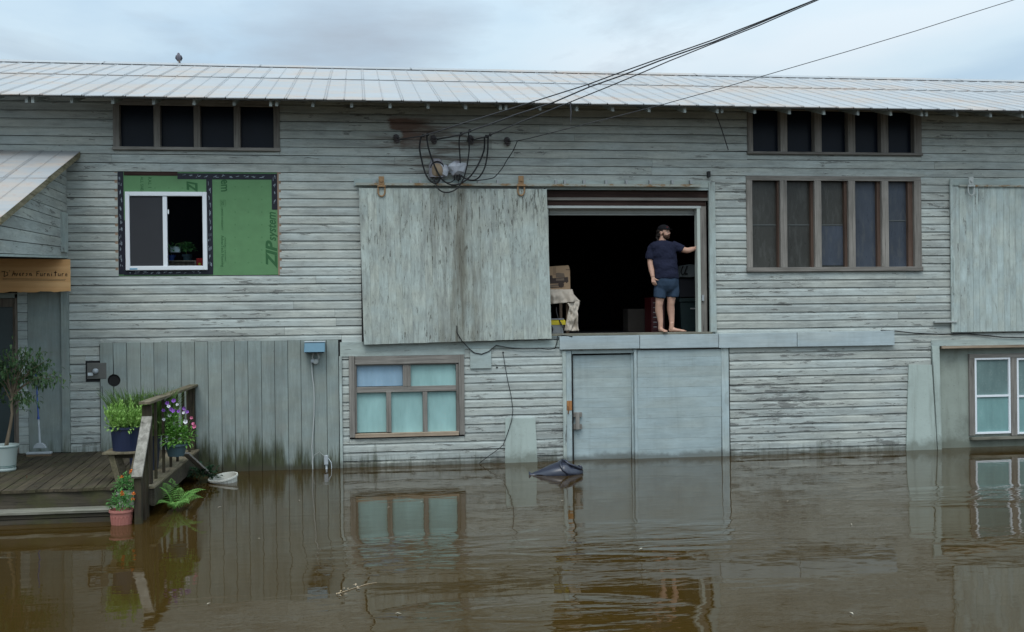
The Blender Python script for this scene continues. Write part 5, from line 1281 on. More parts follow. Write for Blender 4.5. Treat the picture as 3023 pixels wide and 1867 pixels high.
loops = [
 ([(625, 195), (600, 215), (575, 370), (590, 500), (612, 600), (640, 720), (690, 860), (760, 960), (845, 1000), (900, 960), (915, 905)], 0.016, 'leftmost drip loop bending under the tan weatherhead'),
 ([(720, 165), (700, 200), (718, 350), (760, 500), (810, 640), (870, 780), (940, 900), (1020, 980), (1120, 1025), (1230, 1020), (1340, 970), (1450, 880), (1550, 740), (1640, 560), (1690, 400), (1692, 210)], 0.016, 'long cable sagging from the first wire across to the third'),
 ([(1290, 160), (1268, 190), (1255, 320), (1268, 500), (1275, 780), (1240, 975)], 0.013, 'cable falling straight over the white plastic bag'),
 ([(1440, 105), (1420, 130), (1430, 400), (1400, 650), (1375, 770), (1330, 920), (1230, 1080), (1120, 1145), (1010, 1158), (910, 1110), (850, 1000), (838, 905)], 0.013, 'lowest drip loop hanging over the door rail'),
 ([(1770, 185), (1755, 205), (1745, 480), (1700, 720), (1620, 870), (1530, 940), (1420, 940), (1330, 900), (1290, 870)], 0.016, 'rightmost thick drip loop'),
 ([(2260, 270), (2180, 450), (2080, 600), (2000, 740), (1880, 880), (1800, 920), (1600, 950), (1450, 955), (1350, 920)], 0.009, 'thin cable falling from the single wire to the right'),
 ([(1185, 880), (1165, 950), (1080, 990), (1000, 972)], 0.011, 'short cable under the bagged weatherhead')]
for pts, r, lb in loops:
    P_ = []
    n_ = len(pts)
    # densify with Catmull-Rom
    for i in range(n_ - 1):
        p0, p1, p2, p3 = [Vector(pts[min(max(j, 0), n_ - 1)]) for j in (i - 1, i, i + 1, i + 2)]
        for k in range(3):
            t = k / 3; v = 0.5 * ((2 * p1) + (-p0 + p2) * t + (2 * p0 - 5 * p1 + 4 * p2 - p3) * t * t + (-p0 + 3 * p1 - 3 * p2 + p3) * t ** 3); P_.append(v)
    P_.append(Vector(pts[-1])); o = MB().tube([iz(v.x, v.y, -0.30 + 0.1 * (i / len(P_))) for i, v in enumerate(P_)], r * 0.85, 6).build('drip_loop', 'black', smooth=True); tag(o, lb, 'cable', 'drip loops at the service entrance')
for zx, zy, cl in ((640, 190, 'leftmost clamp, on the first service wire from the left'), (715, 165, 'second clamp from the left on the first service wire'), (1290, 160, 'lower left clamp on the thick middle service wire'), (1440, 105, 'topmost clamp, on the thick middle service wire'), (1725, 200, 'left of the paired clamps on the third service wire'), (1790, 175, 'rightmost clamp, on the third service wire')):
    p = iz(zx, zy, -0.34); tag(MB().box(p.x - .022, p.x + .022, p.y - .02, p.y + .02, p.z - .018, p.z + .03).build('wire_clamp', 'black', bevel=0.006), cl, 'clamp', 'clamps on the service wires')
mt['tan'] = M_plain('tan_cloth_wrap', (0.30, 0.23, 0.16), 0.8, 0.2, 0.25, 14, bump=0.4); mt['lilac'] = M_plain('grey_lilac_metal', (0.28, 0.27, 0.30), 0.6, 0.3)
g = G('thin_plastic'); g.fin((0.62, 0.66, 0.74), 0.25, 0.5); tr_ = g.n('ShaderNodeBsdfTransparent'); mx = g.n('ShaderNodeMixShader'); mx.inputs[0].default_value = 0.62
g.t.links.new(tr_.outputs[0], mx.inputs[1]); g.t.links.new(g.b.outputs[0], mx.inputs[2]); g.t.links.new(mx.outputs[0], g.out.inputs[0]); mt['plastic'] = g.m
def crumple(mb, amp, fr, seed):
    mb.v = [tuple(Vector(v) + Vector((mnoise.noise(Vector(v) * fr + Vector((seed, 0, 0))), mnoise.noise(Vector(v) * fr + Vector((0, seed, 5))), mnoise.noise(Vector(v) * fr + Vector((9, 0, seed))))) * amp) for v in mb.v]; return mb
p = iz(880, 760, -0.16); wh1 = thing('weatherhead', 'tan-wrapped service weatherhead with a grey hood', 'weatherhead', p)
crumple(MB().lathe(p, [(0, -.135), (.06, -.13), (.095, -.09), (.10, -.03), (.088, .04), (.06, .09), (0, .10)], 18, 1, .8), 0.012, 12, 1).build('wrap', 'tan', wh1, smooth=True)
MB().lathe(p + Vector((-.01, .05, .03)), [(0.125, -.16), (0.13, -.05), (0.12, .06), (.09, .12), (.05, .15), (0, .155)], 18, 1, .8).build('hood', 'lilac', wh1, smooth=True)
MB().tube([p + Vector((.105 * math.cos(a), -.06 + .05 * abs(math.cos(a)), .02 + .10 * math.sin(a))) for a in [k * PI / 8 for k in range(9)]], 0.012, 6).build('strap', 'black', wh1)
for dx0 in (-.06, .03): MB().tube([p + Vector((dx0, 0, -.12)), p + Vector((dx0, -.02, -.2))], 0.014, 6).build('lead', 'black', wh1)
p = iz(1220, 750, -0.16); wh2 = thing('weatherhead', 'service weatherhead bagged in thin white plastic', 'weatherhead', p)
crumple(MB().lathe(p + Vector((0, .02, 0)), [(0, -.12), (.07, -.11), (.10, -.05), (.105, .03), (.08, .09), (.04, .13), (0, .135)], 16, 1, .8), 0.01, 10, 3).build('hood', 'lilac', wh2, smooth=True)
crumple(MB().lathe(p + Vector((0, -.02, 0)), [(0.07, -.12), (.13, -.06), (.16, .03), (.13, .075), (.06, .10), (0, .10)], 26, 1, .7), 0.045, 9, 4).build('bag', 'plastic', wh2)
crumple(MB().lathe(p + Vector((-.24, .02, -.02)), [(0.0, -.11), (.08, -.09), (.12, .0), (.08, .08), (0, .09)], 20, 1, .5), 0.03, 9, 6).build('bag_end', 'plastic', wh2)
for dx0 in (-.04, .0, .05): MB().tube([p + Vector((dx0, 0, -.1)), p + Vector((dx0 - .005, -.02, -.19))], 0.014, 6).build('lead', 'black', wh2)

# ---- pigeon on the ridge
p = W(528, 181, YR_); p.z = ZR_ + 0.055; bd = thing('pigeon', 'grey pigeon perched on the roof ridge', 'bird', p)
mt['bird'] = M_plain('grey_feathers', (0.20, 0.19, 0.22), 0.8, 0.2, 0.3, 25); mt['birdd'] = M_plain('dark_feathers', (0.06, 0.06, 0.075), 0.8, 0.2, 0.2, 25)
b_ = MB(); b_.tube([p + Vector((0, .07, .035)), p + Vector((0, .04, .06)), p + Vector((0, 0, .095)), p + Vector((0, -.03, .13)), p + Vector((0, -.035, .155)), p + Vector((0, -.035, .175)), p + Vector((0, -.035, .19))], [0.008, .03, .05, .046, .03, .026, .008], 12)
b_.build('body', 'bird', bd, smooth=True); MB().tube([p + Vector((0, -.055, .172)), p + Vector((.004, -.085, .166))], [.008, .002], 6).build('beak', 'birdd', bd)
for s_ in (-1, 1):
    MB().tube([p + Vector((s_ * .042, -.03, .13)), p + Vector((s_ * .05, .01, .09)), p + Vector((s_ * .03, .07, .04))], [.014, .024, .004], 8, rb=[.02, .03, .004]).build('wing', 'birdd', bd, smooth=True)
    MB().tube([p + Vector((s_ * .015, -.01, .06)), p + Vector((s_ * .015, -.015, .0))], .004, 5).build('leg', 'orust', bd)
MB().tube([p + Vector((0, .05, .05)), p + Vector((0, .14, .0))], [.018, .022], 6, rb=[.006, .004]).build('tail', 'birdd', bd)

# ================================================================== FLOATING THINGS
mt['twigbit'] = M_plain('pale_leaf_bit', (0.42, 0.38, 0.30), 0.8)
mt['bagp'] = M_plain('dark_blue_bin_bag', (0.028, 0.032, 0.052), 0.28, 0.6, 0.2, 6)
bz = lambda zx, zy, Y: W(1540 + zx / 11.13, 1330 + zy / 11.13, Y)
BY = WZ(1640, 1400, 0).y
bgx = lambda zx: bz(zx, 780, BY).x
fb_ = thing('bin_bag', 'dark blue bin bag floating puffed up with air before the lower doors', 'bag', (bgx(1100), BY, 0))
mb = MB(); st_ = [(245, .045, .05), (330, .03, .04), (480, .045, .07), (620, .07, .10), (800, .10, .15), (1000, .135, .19), (1200, .17, .22), (1330, .195, .23), (1450, .17, .22), (1560, .145, .2), (1700, .12, .17), (1850, .095, .12), (1960, .07, .08), (2020, .03, .03)]
NR = 28; vs = []
for zx, h_, wdt in st_:
    for k in range(NR):
        a_ = 2 * PI * k / NR; x_ = bgx(zx); y_ = BY + wdt * math.cos(a_); z_ = h_ * math.sin(a_) * (1.08 if math.sin(a_) > 0 else .5)
        v = Vector((x_, y_, z_)); big = 1 if zx > 1350 or zx < 700 else .35
        v += Vector((0.25, mnoise.noise(v * 9), mnoise.noise(v * 11 + Vector((3, 3, 3))))) * 0.045 * big + Vector((0, 0, abs(mnoise.noise(v * 26)) * 0.016)); v.x -= 0.011 * big
        vs.append(v)
n_ = len(st_); mb.add(vs, [(i * NR + k, i * NR + (k + 1) % NR, (i + 1) * NR + (k + 1) % NR, (i + 1) * NR + k) for i in range(n_ - 1) for k in range(NR)] + [tuple(range(NR - 1, -1, -1)), tuple((n_ - 1) * NR + k for k in range(NR))])
mb.build('film', 'bagp', fb_, smooth=True)
pts = [bz(1330, 290, BY - .05), bz(1270, 400, BY - .12), bz(1290, 520, BY - .19), bz(1360, 650, BY - .22), bz(1500, 760, BY - .22), bz(1560, 775, BY - .2)]
MB().tube(pts, [.008, .02, .016, .018, .022, .01], 8).build('knot_fold', 'bagp', fb_, smooth=True)
pts = [bz(1350, 300, BY - .03), bz(1450, 360, BY - .1), bz(1560, 450, BY - .14), bz(1750, 520, BY - .13), bz(1900, 590, BY - .1), bz(1990, 640, BY - .05)]
MB().tube(pts, [.01, .022, .016, .02, .024, .012], 8).build('knot_fold', 'bagp', fb_, smooth=True)
pts = [bz(1850, 500, BY), bz(1930, 520, BY - .03), bz(2000, 600, BY - .04)]; MB().tube(pts, [.006, .022, .01], 8).build('knot_tail', 'bagp', fb_, smooth=True)
pts = [WZ(x_, y_, 0.004) for x_, y_ in ((992, 1754), (1012, 1748), (1040, 1738), (1064, 1731), (1078, 1726), (1112, 1720))]
mb = MB(); rr = random.Random(23)
for px_, py_ in ((1240, 1483), (1430, 1487), (1152, 1498), (655, 1497), (2515, 1550), (1655, 1480), (1165, 1812), (610, 1785), (2520, 1815), (880, 1478), (760, 1590), (1900, 1620), (2330, 1480)):
    p = WZ(px_, py_, 0.004); mb.leaf(p, Vector((rr.uniform(-1, 1), rr.uniform(-.4, .4), .05)), rr.uniform(.03, .07), rr.uniform(.012, .025))
tag(mb.build('floating_bits', 'twigbit'), 'small pale leaf bits floating on the flood water', None, kind='stuff')
mt['twig'] = M_plain('pale_twig', (0.35, 0.27, 0.18), 0.8)
tw = thing('floating_twig', 'pale twig with bits of bark floating in the foreground', 'twig', pts[2]); MB().tube(pts, [.002, .0045, .003, .0035, .004, .002], 5).build('stem', 'twig', tw)
mb = MB(); rr = random.Random(3)
for _ in range(16): t = rr.random(); mb.leaf(pts[0].lerp(pts[3], t) + Vector((rr.gauss(0, .02), rr.gauss(0, .05), .006)), Vector((rr.uniform(-1, 1), rr.uniform(-1, 1), .1)), .04, .015)
mb.build('bark_bits', 'twig', tw, kind='stuff')

# ================================================================== INSIDE THE LOFT DOOR
FL = 2.126
lz = lambda zx, zy, Y: W(1600 + zx / 6.3, 760 + zy / 6.3, Y)
mt['card'] = M_plain('brown_cardboard', (0.36, 0.25, 0.16), 0.85, 0.15, 0.06, 4); mt['ink'] = M_plain('dark_brown_print', (0.06, 0.045, 0.04), 0.9); mt['inkg'] = M_plain('grey_brown_print', (0.17, 0.13, 0.10), 0.9)
mt['canvas'] = M_plain('canvas_dropcloth', (0.52, 0.46, 0.39), 0.9, 0.1, 0.08, 4); mt['yel'] = M_plain('yellow_plastic', (0.62, 0.50, 0.03), 0.5, 0.4); mt['gmesh'] = M_plain('grey_grille', (0.20, 0.21, 0.22), 0.6)
mt['redm'] = M_plain('dark_red_enamel', (0.045, 0.003, 0.005), 0.4, 0.5); mt['binp'] = M_plain('dark_green_plastic', (0.012, 0.026, 0.028), 0.5, 0.4); mt['tote'] = M_plain('grey_tote_fabric', (0.14, 0.16, 0.165), 0.85)
TY = 0.55
tz = lz(300, 600, TY).z; tx1 = lz(565, 600, TY).x
tbl = thing('work_table', 'work table draped with a cream canvas drop cloth in the loft doorway', 'table', (tx1 - .4, TY + .3, FL))
MB().box(tx1 - 1.1, tx1 - 0.01, TY + .02, TY + .8, tz - .05, tz - 0.012).build('table_top', 'stud', tbl)
for xx in (tx1 - 1.05, tx1 - .1):
    for yy in (TY + .06, TY + .7): MB().box(xx, xx + .05, yy, yy + .05, FL, tz - .05).build('leg', 'stud', tbl)
def sheet(left, right, Y, nr, ncol, seed, depth, mat='canvas', nm='drop_cloth', par=None, fx=9, fz_=5):
    """cloth between two edge curves with folds"""
    def at(c, t):
        s_ = t * (len(c) - 1); i = min(int(s_), len(c) - 2); return Vector(c[i]).lerp(Vector(c[i + 1]), s_ - i)
    vs = []
    for i in range(nr + 1):
        L_, R_ = at(left, i / nr), at(right, i / nr)
        for j in range(ncol + 1):
            v2 = L_.lerp(R_, j / ncol); p = lz(v2.x, v2.y, Y); n_ = mnoise.noise(Vector((p.x * fx + seed, p.z * fz_, seed))) + .5 * mnoise.noise(Vector((p.x * fx * 2.3, p.z * fz_ * 2.3, seed + 7)))
            q_ = (i / nr) ** .5; vs.append(Vector((p.x, Y - depth * q_ * (.6 + n_), p.z)))
    m_ = ncol + 1; f_ = [(i * m_ + j, i * m_ + j + 1, (i + 1) * m_ + j + 1, (i + 1) * m_ + j) for i in range(nr) for j in range(ncol)]
    o = MB().add(vs, f_).build(nm, mat, par, smooth=True); s2 = o.modifiers.new('s', 'SOLIDIFY'); s2.thickness = 0.006; return o
dc = thing('drop_cloth', 'cream canvas drop cloth hanging over the work table to the floor', 'cloth', (tx1, TY - .05, FL))
MB().box(tx1 - 1.1, tx1 + 0.005, TY - .005, TY + .8, tz - 0.010, tz + .002).build('top', 'canvas', dc)
sheet([(-330, 600), (-330, 760), (-330, 920)][::1], [(565, 602), (580, 690), (700, 822), (600, 850)][:3], TY, 16, 44, 2, 0.10, par=dc, nm='front_fall')
sheet([(470, 850), (500, 930), (470, 1050), (440, 1200), (395, 1372)], [(700, 815), (690, 890), (655, 1000), (648, 1180), (667, 1372)], TY - .06, 26, 18, 5, 0.11, par=dc, nm='corner_fall', fx=14, fz_=6)
# box with a printed cart
CY = 0.68; bx0, bx1 = lz(-60, 400, CY).x, lz(525, 400, CY).x; bz0 = tz + .003; bz1 = lz(330, 150, CY).z
cb = thing('cardboard_box', 'cardboard box printed with a loaded trailer standing on the draped table', 'box', ((bx0 + bx1) / 2, CY + .25, bz0))
MB().slab([(bx0, bz0), (bx1, bz0), (bx1 - .003, bz1 - .075), (bx1 - .03, bz1), (bx0 + .2, bz1 - .02), (bx0, bz1 - .03)], CY, CY + .5).build('carton', 'card', cb)
MB().box(bx1 - .075, bx1 + .002, CY - .004, CY - .0015, bz1 - .081, bz1 - .074).build('flap_edge', 'ink', cb)
def lp_(pts, m, y=CY - .002): MB().slab([(lz(a, b, CY).x, lz(a, b, CY).z) for a, b in pts], y - .0008, y).build('print', m, cb)
lp_([(130, 395), (420, 375), (480, 365), (492, 450), (460, 482), (430, 460), (400, 485), (130, 492)], 'ink'); lp_([(255, 300), (300, 288), (410, 300), (425, 372), (262, 376)], 'inkg'); lp_([(260, 395), (410, 388), (410, 432), (260, 438)], 'inkg', CY - .0035)
lp_([(130, 520), (300, 498), (300, 540), (135, 548)], 'inkg'); lp_([(140, 556), (440, 548), (380, 560), (140, 574)], 'ink'); lp_([(130, 340), (190, 336), (200, 395), (130, 395)], 'ink')
p = lz(355, 510, CY); MB().lathe((p.x, CY - .002, p.z), [(.052, 0), (.052, -.002), (.03, -.0025), (.028, -.0045), (0, -.0045)], 18, ax='y').build('print', 'ink', cb)
x0_, x1_ = lz(205, 400, CY).x, lz(265, 400, CY).x; mt['tapeb'] = M_plain('brown_parcel_tape', (0.27, 0.18, 0.11), 0.5); MB().box(x0_, x1_, CY - .0012, CY - .0002, bz0 + .25, bz1 - .02).build('tape', 'tapeb', cb)
# yellow machine under the table
my = 0.30; mx_ = thing('shop_blower', 'yellow and grey machine on the floor under the draped table', 'machine', (lz(280, 1300, my).x, my + .2, FL))
a = lz(-100, 1262, my); b = lz(440, 1150, my)
mb = MB(); 
for i in range(22):
    xx = a.x + (b.x - a.x) * i / 22; mb.box(xx, xx + (b.x - a.x) / 22 * .8, my - .012, my + .0, a.z, b.z - .02 - .0015 * abs(i - 11))
mb.build('fins', 'yel', mx_, kind='stuff'); MB().box(a.x, b.x, my + .001, my + .35, a.z, b.z - .01).build('cover', 'yel', mx_, bevel=0.02)
MB().box(a.x, b.x - .03, my - .005, my + .35, b.z - .009, b.z + .012).build('rim', 'gmesh', mx_)
mb = MB(); c_ = lz(400, 1370, my)
for i in range(26): xx = a.x + (b.x - .05 - a.x) * i / 26; mb.box(xx, xx + .008, my - .008, my + .001, FL + .015, a.z - .006)
mb.build('grille', 'zinc', mx_, kind='stuff'); MB().box(a.x, b.x - .04, my + .002, my + .34, FL + .002, a.z - .002).build('body', 'gmesh', mx_)
p = lz(120, 1320, my - .08); MB().lathe((p.x, my - .02, FL + .085), [(.082, 0), (.085, -.05), (.06, -.08), (.02, -.085), (0, -.085)], 18, ax='y').build('wheel', 'black', mx_, smooth=True)
tag(MB().tube([lz(265, 930, .45), lz(270, 1030, .43), lz(300, 1130, .35), lz(350, 1230, .25), lz(400, 1330, .2), lz(405, 1360, .2)], 0.012, 6).build('power_cord', 'black', smooth=True), 'black cord hanging under the draped table', 'cord')
mzz = lambda zx, zy, Y: W(1960 + zx / 4.2, 640 + zy / 4.2, Y)
# tote bags, bin, tool chest, carton
tt = thing('tote_bag', 'grey tote bag with dark handles behind the man', 'bag', (mzz(300, 700, .9).x, .9, 3.1))
pts = [(222, 605), (322, 590), (415, 600), (410, 745), (325, 755), (200, 750)]
MB().slab([(mzz(a, b, .9).x, mzz(a, b, .9).z) for a, b in pts], .9, 1.1).build('body', 'tote', tt, bevel=0.01)
MB().tube([mzz(a, b, .885) for a, b in ((290, 612), (270, 660), (255, 705), (228, 722), (212, 690), (225, 640), (240, 610))], .012, 6).build('handle', 'black', tt)
MB().box(mzz(262, 700, .9).x, mzz(293, 700, .9).x, .89, .897, mzz(270, 722, .9).z, mzz(270, 702, .9).z).build('patch', 'black', tt)
bn_ = thing('dark_bin', 'dark green lidded bin right of the man inside the loft door', 'bin', (mzz(310, 1200, .7).x, 1.0, FL))
a, b = mzz(205, 1380, .7), mzz(440, 1060, .7); mb = MB().add([(a.x + .03, .72, FL), (b.x - .03, .72, FL), (b.x - .03, 1.2, FL), (a.x + .03, 1.2, FL), (a.x, .7, b.z), (b.x, .7, b.z), (b.x, 1.25, b.z), (a.x, 1.25, b.z)], [(0, 3, 2, 1), (4, 5, 6, 7), (0, 1, 5, 4), (1, 2, 6, 5), (3, 0, 4, 7)]); mb.build('body', 'binp', bn_, bevel=0.01)
MB().box(a.x - .02, b.x + .02, .68, 1.27, b.z + .001, mzz(300, 1010, .7).z).build('lid', 'binp', bn_, bevel=0.012)
p = mzz(360, 1140, .7); MB().box(p.x - .05, p.x + .05, .69, .70, p.z - .012, p.z + .012).build('badge', 'zinc', bn_)
a = mzz(200, 1000, .95); tag(MB().box(a.x, a.x + .35, .95, 1.3, b.z + .1, mzz(200, 770, .95).z).build('cabinet', 'dark'), 'dark cabinet behind the tote bag', 'cabinet')
hz = lambda zx, zy, Y: W(1850 + zx / 4.2, 640 + zy / 4.2, Y)
tc_ = thing('tool_chest', 'dark red tool chest behind the legs of the man', 'tool chest', (hz(380, 1300, .6).x, .8, FL))
a, b = hz(308, 1390, .6), hz(470, 1000, .6); MB().box(a.x, b.x, .6, 1.05, FL, b.z).build('body', 'redm', tc_, bevel=0.006)
for k in range(6): zz_ = FL + .04 + k * .085; MB().box(a.x + .01, b.x - .01, .585, .599, zz_, zz_ + .075).build('drawer', 'redm', tc_, bevel=0.004); MB().box(a.x + .03, a.x + .09, .575, .584, zz_ + .05, zz_ + .06).build('handle', 'zinc', tc_)
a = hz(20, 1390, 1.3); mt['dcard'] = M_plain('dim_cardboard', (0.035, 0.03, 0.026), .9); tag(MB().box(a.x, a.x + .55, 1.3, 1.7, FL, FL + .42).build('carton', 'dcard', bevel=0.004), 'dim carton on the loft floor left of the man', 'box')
p = hz(-480, 1250, 1.2); tag(MB().box(p.x, p.x + .05, 1.2, 1.3, p.z - .03, p.z + .02).build('wall_outlet', 'zinc'), 'tiny pale fitting in the dark loft', 'fitting') if False else None

# things behind the new window
def vz(zx, zy, Y): return W(gx(zx), gy(zy), Y)
VY = 0.20
sh = thing('window_shelf', 'wooden shelf box inside the new window', 'shelf', (vz(1000, 1230, VY).x, VY, 3.2))
a, b = vz(700, 1320, VY), vz(1130, 1185, VY); MB().box(a.x, b.x + .01, VY, VY + .3, b.z - .012, b.z + .006).build('board', 'rawx', sh); MB().box(b.x - .012, b.x + .01, VY, VY + .3, a.z, b.z - .013).build('side_panel', 'rawx', sh); MB().box(a.x, b.x - .013, VY + .05, VY + .28, a.z, b.z - .02).build('back_panel', 'stud', sh)
mt['redcan'] = M_plain('red_tin', (0.45, 0.02, 0.015), 0.4); p0, p1 = vz(1145, 1330, VY), vz(1225, 1155, VY)
rc_ = thing('red_tin', 'red tin with a yellow dot at the lower corner of the window', 'tin', ((p0.x + p1.x) / 2, VY, p0.z)); MB().box(p0.x, p1.x, VY - .02, VY + .1, p0.z, p1.z).build('tin', 'redcan', rc_, bevel=0.008)
p = vz(1183, 1225, VY); MB().lathe((p.x, VY - .021, p.z), [(.022, 0), (.022, -.002), (0, -.002)], 14, ax='y').build('dot', 'yel', rc_)
for nm, lb, zx, zy, hp, r_, m_, nn in (('pot_plant', 'trailing house plant in a dark pot inside the window', 1030, 1170, .10, .07, 'tealpot', 150), ('pot_plant', 'small house plant in a blue pot at the middle of the window', 842, 1165, .09, .05, 'mopblue', 60)):
    p = vz(zx, zy, VY + .12); t = thing(nm, lb, 'potted plant', p); pot('pot', (p.x, p.y, b.z + .007), r_ * .8, r_, hp, m_, t)
    mb = MB(); clump(mb, (p.x, p.y - .03, b.z + hp + .09), (.15 if nn > 100 else .08, .1, .10), nn, .06, .04, nn, up=.7); mb.build('foliage', 'lf_mari', t, kind='stuff')
    MB().tube([(p.x, p.y, b.z + .1), (p.x - .05, p.y - .05, b.z + .30), (p.x - .16, p.y - .05, b.z + .28), (p.x - .2, p.y - .04, b.z + .2)], .004, 4).build('stem', 'lf_pale', t)
p0, p1 = vz(825, 1085, VY + .03), vz(945, 1015, VY + .03); tag(MB().box(p0.x, p1.x, VY + .03, VY + .1, p0.z, p1.z).build('paper_carton', 'white', bevel=0.006), 'white carton among the plants in the window', 'box')
#@@PART3
# ================================================================== THE MAN IN THE DOORWAY
PY = 0.10
mt['skin'] = None
def skinmat():
    g = G('skin'); n1 = g.noise(g.pos, 9, 4); c = g.mix(n1, (0.50, 0.29, 0.21), (0.60, 0.37, 0.28)); g.b.inputs['Subsurface Weight'].default_value = 0.08; g.b.inputs['Subsurface Radius'].default_value = (0.02, 0.008, 0.004)
    return g.fin(c, 0.55, 0.35)
mt['skin'] = skinmat(); mt['hair'] = M_plain('dark_brown_hair', (0.018, 0.013, 0.011), 0.7, 0.3, 0.4, 40); mt['beard'] = M_plain('brown_beard', (0.055, 0.03, 0.02), 0.85, 0.2, 0.3, 60)
mt['tee'] = M_plain('navy_cotton', (0.018, 0.021, 0.043), 0.9, 0.15, 0.15, 8); mt['shorts'] = M_plain('slate_blue_cotton', (0.035, 0.058, 0.095), 0.9, 0.15, 0.12, 8); mt['cap'] = M_plain('black_cap_cloth', (0.012, 0.012, 0.015), 0.9, 0.15); mt['capr'] = M_plain('dark_red_embroidery', (0.20, 0.02, 0.025), 0.8)
mt['eyew'] = M_plain('eye_white', (0.6, 0.58, 0.55), 0.3, 0.5, 0.02); mt['lip'] = M_plain('lips', (0.33, 0.13, 0.11), 0.5)
man = thing('person', 'barefoot bearded man in navy t-shirt, shorts and cap, one hand on the door jamb', 'person', (hz(480, 1390, PY).x, PY, 2.137))
FZ = 2.137
def H(zx, zy, dy=0.0): return hz(zx, zy, PY + dy)
U = (H(1000, 500).x - H(0, 500).x) / 1000          # metres per zoomed pixel
def rings(mb, rows, n=20):
    vs = []
    for c, rx, ry, yaw in rows:
        for k in range(n):
            a_ = 2 * PI * k / n; x_, y_ = rx * math.cos(a_), ry * math.sin(a_)
            vs.append(c + Vector((x_ * math.cos(yaw) - y_ * math.sin(yaw), x_ * math.sin(yaw) + y_ * math.cos(yaw), 0)))
    m_ = len(rows); mb.add(vs, [(i * n + k, i * n + (k + 1) % n, (i + 1) * n + (k + 1) % n, (i + 1) * n + k)[::-1] for i in range(m_ - 1) for k in range(n)] + [tuple(range(n)), tuple((m_ - 1) * n + k for k in range(n))[::-1]])
YW_ = math.radians(12)
def remesh(mb, name, mat, par, vox, smooth_it=3, disp=None):
    o = mb.build(name, mat, None)
    r = o.modifiers.new('r', 'REMESH'); r.mode = 'VOXEL'; r.voxel_size = vox; r.use_smooth_shade = True
    if smooth_it: s_ = o.modifiers.new('s', 'SMOOTH'); s_.factor = 0.6; s_.iterations = smooth_it
    dg = bpy.context.evaluated_depsgraph_get(); dg.update()
    me = bpy.data.meshes.new_from_object(o.evaluated_get(dg)); me.name = name; old = o.data; o.modifiers.clear(); o.data = me; bpy.data.meshes.remove(old)
    if not me.materials: me.materials.append(mt[mat])
    if disp:
        for v in me.vertices: v.co = disp(v.co, v.normal)
    for p_ in me.polygons: p_.use_smooth = True
    o.parent = par; o.matrix_parent_inverse = Matrix.Translation(-Vector(par['_org'])); return o
B_ = MB()
rows = [(H(*a), rx * U, ry, YW_) for a, rx, ry in (((440, 308), 56, .06), ((446, 332), 100, .078), ((455, 362), 140, .10), ((458, 420), 150, .12), ((470, 520), 140, .13), ((482, 640), 140, .145), ((492, 740), 138, .145), ((497, 810), 126, .125), ((497, 865), 110, .095), ((497, 890), 80, .06))]
rings(B_, rows)
B_.tube([H(442, 330, .02), H(446, 290, .01), H(455, 245, 0)], [.075, .062, .058], 16)                # neck
# head: looks to the picture's right
hc = H(462, 195, 0); FD = Vector((math.sin(math.radians(48)), -math.cos(math.radians(48)), 0)); SDV = Vector((-FD.y, FD.x, 0)); UPV = Vector((0, 0, 1))
def hp(f, s_, u_): return hc + FD * f + SDV * s_ + UPV * u_
hq = Matrix((FD, SDV, UPV)).transposed()
B_.ball(hp(-.01, 0, .02), (.100, .080, .10), 18, 12, hq); B_.ball(hp(.025, 0, -.045), (.070, .060, .078), 16, 10, hq); B_.ball(hp(.062, 0, -.088), (.028, .032, .026), 12, 8, hq)
B_.tube([hp(.082, 0, .018), hp(.104, 0, -.012), hp(.112, 0, -.024)], [.010, .012, .013], 8); B_.ball(hp(.100, 0, -.030), (.014, .018, .010), 10, 6, hq)
B_.tube([hp(.078, -.04, .022), hp(.088, -.02, .027), hp(.090, 0, .024), hp(.088, .02, .027), hp(.078, .04, .022)], .009, 8)
B_.ball(hp(.088, 0, -.055), (.012, .024, .010), 10, 6, hq); B_.ball(hp(.048, -.042, -.028), (.028, .018, .020), 10, 6, hq); B_.ball(hp(.048, .042, -.028), (.028, .018, .020), 10, 6, hq)
for s_ in (-1, 1): B_.ball(hp(-.012, s_ * .080, -.018), (.020, .010, .032), 12, 8, hq)
# arms
def limb(pts, rs): 
    out, ro = [], []
    n_ = len(pts)
    for i in range(n_ - 1):
        p0, p1, p2, p3 = [pts[min(max(j, 0), n_ - 1)] for j in (i - 1, i, i + 1, i + 2)]
        for k in range(4):
            t = k / 4; out.append(0.5 * ((2 * p1) + (-p0 + p2) * t + (2 * p0 - 5 * p1 + 4 * p2 - p3) * t * t + (-p0 + 3 * p1 - 3 * p2 + p3) * t ** 3)); ro.append(rs[i] + (rs[i + 1] - rs[i]) * t)
    out.append(pts[-1]); ro.append(rs[-1]); B_.tube(out, ro, 14)
limb([H(345, 385, .03), H(306, 425, .02), H(294, 520, .02), H(298, 600, .0), H(310, 670, -.03), H(325, 750, -.07)], [.052, .056, .055, .050, .047, .032])
limb([H(575, 350, .03), H(630, 372, .01), H(690, 405, -.03), H(750, 420, -.03), H(800, 408, .0), H(850, 395, .03)], [.065, .060, .054, .049, .044, .031])
